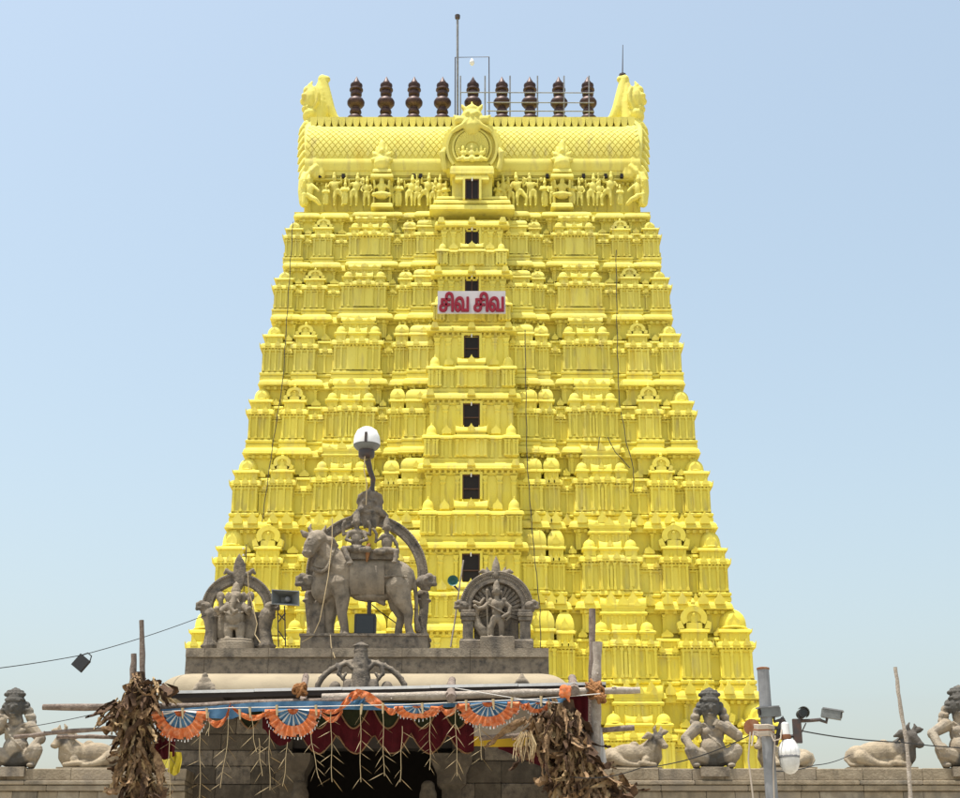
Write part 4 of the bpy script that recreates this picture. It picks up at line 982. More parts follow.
for sg in (-1, 1):
    f.e(236.5+sg*7.5, 598, 3, 3.6, 5.6, 1.6); f.c([(235+sg*5, 627, 4), (235+sg*6, 633, 5), (235+sg*5.5, 640, 5)], [6, 4.8, 4]); f.e(235+sg*6, 640, 7, 4, 2, 4.5)
    f.c([(235.5+sg*8, 606, 3), (236+sg*14, 608, 4), (236+sg*14.5, 600, 5), (236+sg*15.5, 597, 4)], [3.4, 3, 2.6, 2.6]); f.e(236+sg*15, 597.5, 4, 4.2, 5.4, 3)
    f.c([(235.5+sg*8, 608, 5), (235+sg*15, 614, 7), (235+sg*16, 611, 11)], [3.4, 2.9, 2.4]); f.e(234.5+sg*16.5, 611, 10, 2.6, 3, 2.6)
    f.c([(236+sg*3, 602, 10), (236+sg*5, 605, 12)], [1.2, .7])
f.c([(226, 614, 9), (234, 617.5, 13), (244, 614, 9)], 1.0); f.e(235, 629, 8, 7, 2, 3); f.e(248, 625, -2, 9, 18, 3); f.e(223, 625, -2, 8, 16, 3)
sculpt(f.mb, 'figure', M['granite'], gan, .012, 1)
m = MB(); a, b = fr.p(213, 646), fr.p(264, 611); m.box(a.x, b.x, YA+.09, YA+.17, zt, b.z); m.build('back_slab', M['granite_dark'], gan, 0)
arch_band(fr, 238, 610, 26, 37, -3, 183, -6, 1, 40).build('arch', M['granite_dark'], gan, 40)
beads(fr, 238, 610, 35.4, 5, 175, 50, .7, 1.2).build('arch_beading', M['granite_dark'], gan)
f = Px(YA, 239, 570); f.mb.add(*(lambda pts: ([f.p(x, y, 2) for x, y in pts] + [f.p(x, y, -5) for x, y in pts], [tuple(range(len(pts))), tuple(range(len(pts), 2*len(pts)))[::-1]] + [(k, (k+1) % len(pts), len(pts)+(k+1) % len(pts), len(pts)+k) for k in range(len(pts))]))([(239.5, 553.5), (243.5, 560), (245.5, 568), (244.5, 582), (241, 589), (238, 589), (234.5, 582), (233.5, 568), (235.5, 560)]))
for sg in (-1, 1): f.c([(239.5+sg*4, 576, -1), (239.5+sg*10, 573, -1), (239.5+sg*13, 570, -1), (239.5+sg*15, 573, -1)], [3, 2.6, 2.2, 1.6])
sculpt(f.mb, 'arch_crest', M['granite_dark'], gan, .015, 1)
for x, sg in ((204.5, -1), (271.5, 1)):
    f = Px(YA, x, 625); makara(f, x - sg*1, 607, sg, 6.5)
    f.c([(x - sg*6, 646, -2), (x - sg*6, 640, -2), (x - sg*7, 630, -2), (x - sg*6, 618, -2), (x - sg*4, 614, -2)], [8.5, 7, 6.4, 7.5, 8]); f.e(x-sg*6, 646, -2, 11, 3, 6); f.e(x-sg*5, 617, -2, 9.5, 2, 6)
    sculpt(f.mb, 'arch_pillar', M['granite_dark'], gan, .018, 1)

# --- spear-bearing figure before a peacock fan, right
fr = Px(YA, 497, 605)
mur = thing('peacock_deity_statue', 'grey stone standing deity before a ribbed peacock fan in a beaded arch', 'statue', (fr.p(497, 647).x, YA, zt))
m = MB(); a, b = fr.p(459.5, 647), fr.p(533, 643); m.rl(a.x, b.x, YA-.28, YA+.2, [(0, zt-.02), (0, b.z), (-.04, b.z+.03)]); m.build('pedestal', M['granite_dark'], mur, 0)
m = MB(); a, b = fr.p(480, 643), fr.p(514, 639); m.rl(a.x, b.x, YA-.36, YA, [(.0, zt-.01), (0, b.z-.02), (-.04, b.z)]); m.build('step', M['granite'], mur, 0)
arch_band(fr, 496.5, 608, 25, 37, -4, 184, -7, 2, 44).build('arch', M['granite_dark'], mur, 40)
for rr_, n_ in ((35.8, 56), (31, 48)): beads(fr, 496.5, 608, rr_, 3, 177, n_, .75, 2 if rr_ > 35 else 1.4).build('arch_beading', M['granite'], mur)
m = MB(); n = 32; pp = [(496.5 + 26.5*math.cos(R(-14 + 208*k/n)), 610 - 26.5*math.sin(R(-14 + 208*k/n))) for k in range(n+1)]; nn = len(pp)
m.add([fr.p(x, y, -3.2) for x, y in pp] + [fr.p(x, y, -6) for x, y in pp], [tuple(range(nn)), tuple(range(nn, 2*nn))[::-1]] + [(k, (k+1) % nn, nn+(k+1) % nn, nn+k) for k in range(nn)]); m.build('fan_plate', M['granite_dark'], mur, 0)
for k in range(21):                                        # feathers of the fan
    a = R(-18 + 216 * k / 20); ca, sa = math.cos(a), math.sin(a); m = MB()
    pts = [(8, -.9), (16, -1.5), (22, -1.9), (25.5, -1.5), (27, 0), (25.5, 1.5), (22, 1.9), (16, 1.5), (8, .9)]
    fpt = lambda r_, t, w: fr.p(496.5 + r_*ca - t*sa, 611 - r_*sa - t*ca, w)
    n = len(pts); m.add([fpt(r_, t, -2.5) for r_, t in pts] + [fpt(r_*.99, t*.8, -.9) for r_, t in pts], [tuple(range(n))[::-1], tuple(range(n, 2*n))] + [(q, (q+1) % n, n+(q+1) % n, n+q) for q in range(n)])
    m.ell(fpt(23, 0, -.8), (1.2*fr.sx, .6*fr.sx, 1.2*fr.sx), 8, 5); m.build('feather', M['granite_dark'], mur, 40)
m = MB(); a, b = fr.p(474, 645), fr.p(519, 606); m.box(a.x, b.x, YA+.06, YA+.14, zt, b.z); m.build('back_slab', M['granite_dark'], mur, 0)
f = Px(YA, 497, 610)
f.e(496.5, 593, 7, 4, 4.8, 4.2); f.e(496.5, 591.5, 10.6, .8, 1.4, .9); f.c([(496.5, 589.5, 6), (496.5, 585, 6), (497, 581.5, 6)], [4, 2.8, .8]); f.c([(496.5, 597, 6), (496.5, 601, 6)], [2.4, 2.8])
f.e(497, 606, 6, 7.5, 6, 5); f.e(497, 613, 6, 5.6, 6, 4.6); f.e(497, 620, 6, 6.4, 5, 5)
for sg, tx in ((-1, 491.5), (1, 501)):
    f.c([(497+sg*3.2, 621, 6), (tx+.5*sg, 629, 7), (tx, 637, 6)], [4, 3.1, 2.3]); f.e(tx+sg*.3, 638.3, 8, 2.6, 1.5, 3.6); f.e(497+sg*4.3, 594, 6, 1.2, 2.4, 1.4); f.e(497+sg*7, 602, 6, 3, 3, 3)
f.c([(504, 603, 6), (510, 609, 7), (509, 615, 9), (503, 619, 11)], [2.6, 2.3, 2, 1.9]); f.c([(490, 603, 6), (484, 609, 8), (478, 611, 11), (475, 608.5, 12)], [2.6, 2.2, 1.9, 1.9])
f.c([(484, 600, 4), (480, 605, 5), (474, 603, 6)], [2, 1.8, 1.6]); f.c([(488, 640, 8), (487, 612, 8), (487, 596, 8)], [.9, .9, .9]); f.e(487, 594, 8, 1.8, 4, 1)
f.c([(485, 634, 1), (478, 626, 2), (476, 616, 3), (478.5, 609, 4)], [6, 5, 3, 2.5]); f.c([(503, 620, 8), (506, 622, 9), (510, 618, 9)], 1.2); f.c([(489, 607, 11), (497, 612, 11.5), (505, 616, 11)], .8)
sculpt(f.mb, 'figure', M['granite'], mur, .011, 1)
f = Px(YA, 496, 565); leaf_finial(f, 496, 575, 555.5, 8.5, -2)
for sg in (-1, 1): f.c([(496+sg*8, 575, -1), (496+sg*13, 571, -1), (496+sg*16, 572, -1)], [2.8, 2.6, 1.6])
sculpt(f.mb, 'arch_crest', M['granite_dark'], mur, .014, 1)
for x, sg in ((463, -1), (530, 1)):
    f = Px(YA, x, 625); makara(f, x, 606, sg, 6)
    sculpt(f.mb, 'makara_head', M['granite_dark'], mur, .014, 1)
    cxp = x - sg*(-4.5 if False else -0) + (5 if sg < 0 else -5); m = MB()
    for y0, y1, hw, pr in ((643, 640, 7.5, 2), (640, 622, 5.2, 0), (622, 618, 6.6, 1.5), (618, 614, 7.6, 2.5), (614, 611, 6.5, 1)):
        a, b = fr.p(cxp-hw, y0), fr.p(cxp+hw, y1); m.rl(a.x+.01, b.x-.01, YA-.13-pr*.02, YA+.14, [(0, a.z), (.012, a.z+.012), (.012, b.z-.012), (0, b.z)])
    m.build('arch_pillar', M['granite_dark'], mur, 0)

# ------------------------------------------------------------------ bulls and squatting figures along the walls
def resting_bull(px_head, px_rump, label, seed, stain=1.0, py0=768.5, Y=YW+.35, hide_head=False):
    """bull lying with folded legs; the head end may face left or right"""
    L = px_head - px_rump; sg = 1 if L > 0 else -1; k = abs(L) / 54.0; f = Px(Y, (px_head+px_rump)/2, 750)
    X = lambda u: px_rump + sg*u*k
    V = lambda v: py0 - v*(.55 + .45*k)
    f.e(X(1), V(11), 0, 13*k, 12.5*k, 11*k); f.e(X(20), V(13), 0, 20*k, 12*k, 11*k); f.e(X(39), V(12.5), 0, 12.5*k, 13*k, 10.5*k); f.e(X(22), V(6), 0, 26*k, 6.5*k, 11*k)
    f.e(X(27), V(25), 0, 5.5*k, 4.5*k, 5*k); f.c([(X(40), V(15), 0), (X(48), V(22), 1), (X(52), V(29), 2)], [13*k, 11*k, 8.5*k]); f.c([(X(51), V(25), 1), (X(51), V(13), 0), (X(47), V(4), 0)], [8.5*k, 9.5*k, 8*k])
    f.e(X(53.5), V(32), 3, 7.6*k, 7*k, 7*k); f.c([(X(54), V(31), 5), (X(58.5), V(26.5), 7), (X(61), V(23.5), 8)], [6.6*k, 5.2*k, 4.4*k]); f.e(X(61.5), V(23), 8.5, 4.8*k, 3.6*k, 4.6*k); f.e(X(57), V(33.5), 9.5, 1.6*k, 1.2*k, 1.2*k)
    f.c([(X(49), V(34), 6), (X(43), V(34.5), 8), (X(35.5), V(31.5), 8)], [2.4*k, 4.2*k, 1.2*k]); f.c([(X(58), V(36), 1), (X(63), V(39), 1), (X(67), V(39.5), 1)], [2.2*k, 3.2*k, 1*k])
    f.c([(X(51.5), V(37.5), 5), (X(50), V(42), 5.5), (X(52), V(45.5), 5)], [2.5*k, 2*k, .9*k]); f.c([(X(57), V(38), 1), (X(59), V(42), 1), (X(58), V(45), 1)], [2.5*k, 2*k, .9*k])
    f.e(X(20), V(14.5), 0, 22*k, 13*k, 12*k); f.e(X(45), V(13), 2, 10*k, 14*k, 9.5*k)
    f.c([(X(40), V(8), 9), (X(33), V(4), 12), (X(46), V(2.8), 13), (X(50), V(2.5), 13)], [5*k, 3.4*k, 3*k, 2.6*k])       # folded foreleg
    f.c([(X(2), V(10), 8), (X(12), V(5), 11), (X(20), V(3), 12), (X(26), V(2.4), 12.5), (X(31), V(2), 12.5)], [8*k, 5*k, 3.2*k, 2.8*k, 2.6*k])
    f.c([(X(-10), V(16), 0), (X(-12.5), V(9), 2), (X(-8), V(3), 6), (X(4), V(2), 10)], [2*k, 1.8*k, 1.6*k, 1.8*k])
    z0 = ZW - .004; t = thing('resting_bull_statue', label, 'statue', (f.p(X(22), py0).x, Y, z0), 'resting bulls along the walls')
    o = sculpt(f.mb, 'bull_body', M['statue'], t, .017, 2)
    set_stain(o, [(f.p(X(53), V(30), 3), .52*stain*k), (f.p(X(50), V(14), 0), .3*stain*k)], t.location)
    m = MB()
    for q in range(9):
        tt = q/8; m.ell(f.p(X(41 + 9*tt), V(26 - 13*tt), 9.4*k), (1.35*k*f.sx,)*3, 8, 5)
    m.build('bell_collar', M['statue'], t)
    m = MB(); a, b = f.p(X(-13), py0), f.p(X(58), py0); m.box(min(a.x, b.x), max(a.x, b.x), Y-.33, Y+.28, z0-.01, z0+.03); m.build('plinth', M['wall_stone'], t, 0)
    return t
resting_bull(64, 114, 'tan stone bull lying beside the left squatting figure, head to the left', 1, .55)
resting_bull(657, 611, 'tan stone bull lying beside the right bundle of dry leaves, head to the right', 2, .55)
resting_bull(762, 804, 'tan stone bull lying half hidden behind the camera pole and white lantern', 3, .6)
resting_bull(910, 857, 'tan stone bull with dark weathered head lying behind the thin leaning stick', 4, 1.15)

def squat_figure(cx, label, arms, seed, k=1.0, py0=768.5, headx=0, Y=YW+.35):
    """pot-bellied attendant squatting with long curls; arms = list of joint chains in pixels from (cx, py0)"""
    f = Px(Y, cx, 740); q = lambda u, v, w=0: (cx + u*k, py0 - v*k, w*k)
    E = lambda u, v, w, a, b, c=None: f.e(*q(u, v, w), a*k, b*k, (c or a)*k)
    E(0, 20, 4, 13, 12.5, 11.5); E(0, 33, 2, 12, 11, 9); E(0, 41, 1, 15, 6, 7); E(0, 8, 0, 15, 9, 11)
    f.c([q(hx_, v_, w_) for hx_, v_, w_ in ((0, 45, 2), (headx, 52, 3))], [7.5*k, 7*k])
    E(headx, 60, 4, 9.8, 11.5, 9.5); f.c([q(headx, 67, 3), q(headx, 73, 2), q(headx, 79, 2)], [9.8*k, 7.6*k, 2.2*k]); E(headx, 68, 3, 10.6, 3, 10.2)
    E(headx, 58.5, 13.2, 1.9, 3.4, 2.4); E(headx, 53, 12, 3.4, 1.3, 1.6); E(headx-3.6, 61.5, 12.4, 2, 1.3, 1.1); E(headx+3.6, 61.5, 12.4, 2, 1.3, 1.1)
    for s_ in (-1, 1):
        for (u, v, a) in ((9.5, 63, 4.4), (12, 57, 5.2), (14.5, 51, 5.2), (16, 46.5, 4.2)): E(headx*.7 + s_*u, v, -1, a, a, a)
        E(headx + s_*8.2, 57, 3, 1.6, 3.4, 2)
        f.c([q(s_*7, 10, 4), q(s_*19, 13, 10), q(s_*22, 17, 11)], [9*k, 8*k, 7*k]); f.c([q(s_*22, 16, 11), q(s_*19, 8, 9), q(s_*17, 2, 9)], [6.5*k, 5*k, 4*k]); E(s_*17.5, 1.8, 13, 4.2, 2.4, 6.5)
        E(s_*6, 36, 8, 4.6, 4, 3.5)
    for row, (vv, rr_, nb) in enumerate(((52, 14.5, 11), (57, 13, 10), (62, 11.5, 10), (72.5, 9.2, 9), (76, 6.8, 8))):
        for j in range(nb):
            an = math.pi * (j + .5*(row % 2)) / (nb - 1) if row > 2 else math.pi * (j + .5*(row % 2)) / (nb - 1)
            if row <= 2 and .28*math.pi < an < .72*math.pi: continue
            E(headx + rr_*math.cos(an), vv + (1 if row % 2 else 0), 2 + (rr_*.75*math.sin(an) if row > 2 else 3*math.sin(an)), 2.1, 2.1, 2.1)
    E(headx, 66.5, 10.5, 8, 1.3, 2.5); E(headx-3.4, 57.5, 10, 3, 2.6, 2.4); E(headx+3.4, 57.5, 10, 3, 2.6, 2.4); E(headx, 50.8, 9.5, 3, 2, 2.5)
    for ch in arms:
        pts = [q(*p) for p in ch]; n = len(pts); f.c(pts, [(6.6 - 2.3*j/(n-1))*k for j in range(n)])
        u, v, w = ch[-1]; u2, v2, w2 = ch[-2]; d = math.hypot(u-u2, v-v2) or 1; dx_, dy_ = (u-u2)/d, (v-v2)/d
        E(u, v, w, 3.4, 3.2, 2.4)
        for g_ in range(4):                                 # fingers
            o_ = (g_ - 1.5)*1.7; f.c([q(u - dy_*o_, v + dx_*o_, w+1), q(u - dy_*o_ + dx_*4, v + dx_*o_ + dy_*4, w+2), q(u - dy_*o_*1.1 + dx_*6.5, v + dx_*o_*1.1 + dy_*6.5 - 1, w+.8)], [1.15*k, 1.0*k, .8*k], 6)
        f.c([q(u - dy_*3.4, v + dx_*3.4, w+1), q(u - dy_*4.6 + dx_*3, v + dx_*4.6 + dy_*3, w+2)], [1.2*k, .9*k], 6)
        u, v, w = ch[1]; E(u, v, w, 4.9, 3, 4.9)
    f.c([q(-10, 39, 6), q(-3, 30, 12), q(6, 22, 15.5), q(10, 16, 13)], .9*k); f.c([q(-9, 44, 6), q(0, 37, 10), q(9, 44, 6)], 1.3*k)
    z0 = ZW - .004; t = thing('squatting_statue', label, 'statue', (f.p(cx, py0).x, Y, z0), 'squatting attendant figures on the walls')
    o = sculpt(f.mb, 'figure', M['statue_grey'], t, .012, 1)
    set_stain(o, [(f.p(*q(headx, 66, 3)), .50*k), (f.p(*q(2, 38, 2)), .22*k), (f.p(*q(3, 5, 6)), .36*k)], t.location)
    m = MB(); a, b = f.p(cx-14*k, py0), f.p(cx+14*k, py0); m.box(a.x, b.x, YW-.12, Y+.3, z0-.17, z0+.02); m.build('plinth', M['granite'], t, 0)
    return t
squat_figure(712, 'squatting stone figure with raised left hand at its chest, between bull and camera pole', [[(-15, 41, 2), (-27, 29, 6), (-22, 17, 15)], [(14, 41, 2), (24, 32, 8), (13, 38, 14), (6, 42, 14)]], 1, 1.0, headx=-3)
squat_figure(17, 'squatting stone figure at the far left with one hand on its knee', [[(14, 41, 2), (25, 29, 5), (18, 18, 14)], [(-14, 41, 2), (-25, 33, 6), (-13, 42, 13), (-10, 46, 13)]], 2, 1.0, headx=-1)
squat_figure(961, 'squatting stone figure cut by the right picture edge, arm bent to its knee', [[(-15, 42, 2), (-29, 33, 5), (-24, 17, 15)], [(15, 42, 2), (27, 30, 6), (22, 18, 15)]], 3, 1.03, headx=-3)
# ------------------------------------------------------------------ pole-and-sheet canopy in front of the doorway
YP = 27.3
def log(pts, rad, name, mt, label, cat='pole', group=None, Y=YP, n=9, seed=0):
    """rough round timber through (px, py) or (px, py, Y) points, with knots and a sawn end"""
    r = random.Random(seed); q = [P(p[0], p[1], p[2] if len(p) > 2 else Y) for p in pts]
    full = []
    for i in range(len(q) - 1):
        for k in range(6):
            t = k / 6; full.append(q[i].lerp(q[i+1], t))
    full.append(q[-1]); s = (P(481, 700, Y) - P(480, 700, Y)).x
    m = MB(); nn = len(full); rr = []
    for i, p in enumerate(full):
        t = i / (nn - 1); base = rad if not hasattr(rad, '__len__') else rad[0] + (rad[1] - rad[0]) * t
        rr.append(base * s * (1 + .10 * math.sin(i*1.7 + seed) + .06 * r.uniform(-1, 1)))
    full = [p + Vector((r.uniform(-.3, .3)*s, r.uniform(-.3, .3)*s, r.uniform(-.3, .3)*s)) for p in full]
    m.tube(full, rr, n)
    for k in range(max(1, nn // 6)):
        i = r.randrange(1, nn - 1); a = r.uniform(0, 6.28); d = Vector((math.cos(a)*.3, -abs(math.sin(a)), math.sin(a))).normalized()
        m.tube([full[i] + d*rr[i]*.5, full[i] + d*rr[i]*1.35], [rr[i]*.55, rr[i]*.25], 6)
    return one(m, name, mt, label, cat, group, 50)
GP = 'timber poles of the canopy'
def ground_pt(px, py, Y):  # pixel where the pole foot stands
    p = P(px, py, Y); return p
log([(592.5, 609), (592, 700), (593, 990)], [3.2, 4.4], 'canopy_post', M['old_wood'], 'tall dark timber post rising behind the rope lashing at the canopy right', group=GP, Y=YP+.25, seed=1)
log([(597.5, 642), (596, 700), (596, 760), (595, 990)], [4.6, 5.4], 'canopy_post', M['pale_wood'], 'pale grey timber post lashed with brown rope at the canopy right', group=GP, Y=YP, seed=2)
log([(141.5, 620), (143, 690), (144, 990)], [2.5, 3.6], 'canopy_post', M['old_wood'], 'tallest thin timber post rising from the left leaf bundle', group=GP, Y=YP, seed=3)
log([(134, 654), (132, 700), (130, 990)], [3.2, 3.8], 'canopy_post', M['old_wood'], 'short timber post top rising from the left leaf bundle', group=GP, Y=YP+.2, seed=4)
log([(43, 707), (170, 707), (345, 700)], [3.2, 3.8], 'canopy_beam', M['old_wood'], 'left horizontal timber beam sticking out over the left bull', group=GP, Y=YP-.15, seed=5)
log([(322, 698), (460, 695), (590, 691), (640, 690)], [4.4, 3.4], 'canopy_beam', M['pale_wood'], 'right horizontal timber beam carrying the bunting and sticking out past the rope', group=GP, Y=YP-.12, seed=6)
log([(634, 727.5), (560, 733), (480, 738, YP+.6)], [2.8, 2.4], 'side_pole', M['old_wood'], 'short timber pole end sticking out right below the rope lashing', group=GP, Y=YP+.15, seed=7)
log([(14, 737), (60, 732), (125, 728)], [2.0, 2.4], 'side_pole', M['old_wood'], 'slanting thin timber pole crossing in front of the left squatting figure', group=GP, Y=YP-.1, seed=8)
log([(57, 737), (90, 736.5), (130, 738)], [2.0, 2.0], 'side_pole', M['old_wood'], 'thin level timber pole just below the slanting one at left', group=GP, Y=YP+.1, seed=9)
log([(302, 712, YP-.25), (304, 690, YP+.5), (306, 676, YP+3)], [3.6, 3.6], 'roof_pole', M['old_wood'], 'round pole end poking out under the sheet roof at left', group=GP, seed=10)
log([(451, 698, YP-.55), (451, 691, YP+.6), (452, 680, YP+3)], [5.2, 4.4], 'roof_pole', M['old_wood'], 'round pole end lying over the middle of the beam', group=GP, seed=11)
log([(574, 691, YP-.45), (574, 687, YP+.6), (572, 678, YP+3)], [5.4, 4.4], 'roof_pole', M['old_wood'], 'round pole end lying over the beam beside the orange cloth knot', group=GP, seed=12)

# flat sheet roof
sh = thing('sheet_roof', 'thin flat sheet roof with white front edge over the doorway', 'roof', (P(385, 690, 28.5).x, 28.5, 5.8))
yA, yB = YP + .35, 30.45
pa, pb = P(166, 692.5, yA), P(606, 683.5, yA); sheets = 5
for k in range(sheets):
    a = pa.lerp(pb, k / sheets); b = pa.lerp(pb, (k + 1) / sheets); up = .006 * (k % 2); m = MB(); ov = .05
    vs = []
    for (p, dx_) in ((a, -ov if k else 0), (b, ov if k < sheets - 1 else 0)):
        for y, dz in ((yA, 0), (yB, .10)): vs += [(p.x + dx_, y, p.z + dz + up), (p.x + dx_, y, p.z + dz + up + .004)]
    m.add(vs, [(0,4,5,1), (2,3,7,6), (0,2,6,4), (1,5,7,3), (0,1,3,2), (4,6,7,5)]); m.build('roof_sheet', M['tar'], sh, 0)
    m = MB(); m.add([(a.x+.004, yA-.012, a.z+up-.022), (b.x-.004, yA-.012, b.z+up-.022), (b.x-.004, yA-.012, b.z+up+.03), (a.x+.004, yA-.012, a.z+up+.03), (a.x+.004, yA-.002, a.z+up-.022), (b.x-.004, yA-.002, b.z+up-.022), (b.x-.004, yA+.14, b.z+up+.036), (a.x+.004, yA+.14, a.z+up+.036)], [(0,1,2,3), (4,7,6,5), (0,4,5,1), (3,2,6,7), (1,5,6,2), (0,3,7,4)]); m.build('edge_strip', M['sheet_edge'], sh, 0)
for k in range(4):
    t = .12 + .25*k; a = pa.lerp(pb, t); m = MB(); m.box(a.x-.03, a.x+.03, yA+.05, yB, a.z-.07, a.z-.005); m.build('batten', M['tar'], sh, 0)
m = MB(); m.add([(pa.x, yA+.02, pa.z-.10), (pb.x, yA+.02, pb.z-.10), (pb.x, yA+.02, pb.z-.026), (pa.x, yA+.02, pa.z-.026), (pa.x, yA+.07, pa.z-.10), (pb.x, yA+.07, pb.z-.10), (pb.x, yA+.07, pb.z-.026), (pa.x, yA+.07, pa.z-.026)], [(0,1,2,3), (7,6,5,4), (0,4,5,1), (3,2,6,7), (0,3,7,4), (1,5,6,2)]); m.build('front_batten', M['tar'], sh, 0)

# ------------------------------------------------------------------ orange and blue bunting
YBN = YP - .38
bun = thing('bunting', 'orange and blue pleated fan bunting hung along the canopy beam', 'bunting', tuple(P(350, 712, YBN)))
fb = Px(YBN, 350, 712)
def fan(cx, cy, rx, ry, n, a0=180, a1=360, inner=.60, core=.20, tilt=0):
    """half-round pleated fan: orange rim, blue and white inner pleats, orange heart, white fringe"""
    def pt(f, a, w): return fb.p(cx + rx*f*math.cos(a), cy - ry*f*math.sin(a) + tilt*rx*f*math.cos(a), w)
    def ring(f0, f1, mats, sel, amp):
        m = MB(); K = n * 2
        for k in range(K):
            A0, A1 = R(a0 + (a1-a0)*k/K), R(a0 + (a1-a0)*(k+1)/K); w0, w1 = (amp if k % 2 else -amp), (-amp if k % 2 else amp)
            m.m = sel(k); q = 1 + .05*math.sin(k*2.3 + cx) + .05*math.sin(k*.7 + cx*2)
            m.add([pt(f0, A0, w0*.5+1.2), pt(f0, A1, w1*.5+1.2), pt(f1*q, A1, w1), pt(f1*q, A0, w0)], [(0,1,2,3)])
        return m, mats
    m, mats = ring(inner, 1.0, [M['orange'], M['cloth_white']], lambda k: 0, 1.5); rim = m.build('fan', mats, bun, 0)
    m, mats = ring(core, inner, [M['blue'], M['cloth_white']], lambda k: 1 if k % 3 == 1 else 0, 1.2); m.build('inner_pleats', mats, rim, 0)
    m, mats = ring(.01, core, [M['orange']], lambda k: 0, .5); m.build('heart', mats, rim, 0)
    m = MB()
    for k in range(n * 2):
        a = R(a0 + (a1-a0)*(k+.5)/(n*2)); p = pt(1.0, a, 0); m.tube([p, p + Vector((0, -.01, -.035 - .02*math.sin(k*5.1)))], [.007, .011], 4)
    tag(m.build('fringe', M['cloth_white'], rim), kind='stuff')
def swag(pts_top, drop, mt, name='swag', n=14, wid=8):
    """gathered cloth hanging between two points"""
    m = MB(); vs = []; fs = []; K = 4
    for i in range(n + 1):
        t = i / n; x = pts_top[0][0] + (pts_top[1][0]-pts_top[0][0])*t; y = pts_top[0][1] + (pts_top[1][1]-pts_top[0][1])*t + drop*math.sin(math.pi*t)
        for j in range(K + 1): vs.append(fb.p(x, y + (j/K)*wid*(.45 + .55*math.sin(math.pi*t)), 1.5*math.sin(j*1.6 + i*1.1) + 1))
    for i in range(n):
        for j in range(K): fs.append((i*(K+1)+j, i*(K+1)+j+1, (i+1)*(K+1)+j+1, (i+1)*(K+1)+j))
    m.add(vs, fs); return m.build(name, mt, bun, 60)
def band(pts, mt, name='blue_band', w=-2.5):
    m = MB(); vs = []; fs = []; n = 40
    for i in range(n + 1):
        t = i / n * (len(pts) - 1); k = min(int(t), len(pts) - 2); u = t - k
        x, y0, y1 = [pts[k][q] + (pts[k+1][q]-pts[k][q])*u for q in range(3)]
        for j in range(3): vs.append(fb.p(x, y0 + (y1-y0)*j/2, w + .8*math.sin(i*1.3 + j)))
    for i in range(n):
        for j in range(2): fs.append((3*i+j, 3*i+j+1, 3*i+4+j, 3*i+3+j))
    m.add(vs, fs); return m.build(name, mt, bun, 60)
band([(160, 709, 716), (200, 706.5, 717), (230, 704, 719), (252, 702, 711), (302, 700.5, 710), (345, 701, 709), (400, 703, 710), (440, 703, 707)], M['blue'])
band([(440, 703, 706.5), (475, 701.5, 707), (520, 699, 704.5), (566, 697.5, 702)], M['blue'])
fan(180, 711, 28, 29, 13); fan(293, 709, 28, 28.5, 13); fan(488.5, 702.5, 32, 24, 14, tilt=-.04)
fan(417, 706, 23, 13, 9); fan(538, 702.5, 14, 11, 7, tilt=-.08)
swag([(206, 715), (229, 713)], 7, M['orange'], wid=7); swag([(232, 706), (270, 710)], 7, M['orange'], wid=6); swag([(321, 709), (342, 708)], 1, M['orange'], wid=5)
swag([(226, 716), (231, 702)], -1, M['orange'], wid=6); swag([(339, 708), (362, 690)], -6, M['orange'], wid=10); swag([(356, 689), (386, 706)], -4, M['orange'], wid=11); swag([(424, 712), (443, 705)], 0, M['orange'], wid=8)
swag([(384, 705), (399, 706)], 3, M['orange'], wid=7); swag([(440, 706), (459, 703)], 5, M['orange'], wid=7); swag([(519, 701), (529, 702)], 3, M['orange'], wid=6); swag([(321, 712), (343, 710)], 6, M['orange'], wid=6)
swag([(349, 697), (366, 697)], 3, M['blue'], 'blue_pleat', wid=7)
m = MB()                                                    # tape and clips that hold the bunting on its string
m.tube([fb.p(*p, 2.2) for p in ((160, 712), (230, 708), (300, 707), (345, 706), (400, 705), (470, 702), (540, 699), (600, 694))], .008, 5); m.build('hanging_string', M['cloth_white'], bun)
r = random.Random(5)
for px, py in ((183, 711), (207, 711), (240, 712), (250, 710), (277, 708), (316, 708), (362, 707), (383, 706), (422, 706), (466, 703), (493, 702), (512, 700.5), (541, 699)):
    m = MB(); m.tube([fb.p(px, py-2.5, 3), fb.p(px+r.uniform(-1, 1), py+8, 3.4)], [.028, .016], 5); m.build('cloth_tie', M['straw'], bun)
o = sculpt((lambda f: (f.e(564, 690, 4, 5, 5, 5), f.e(567, 694, 5, 4, 5, 4), f.e(562, 695, 5, 3.5, 4, 4), f.e(569, 689, 3, 3, 3, 3), f.c([(566, 695, 4), (569, 702, 4)], [2.5, 1.2]), f.mb)[-1])(Px(YBN, 565, 692)), 'cloth_knot', M['orange'], bun, .018, 1)

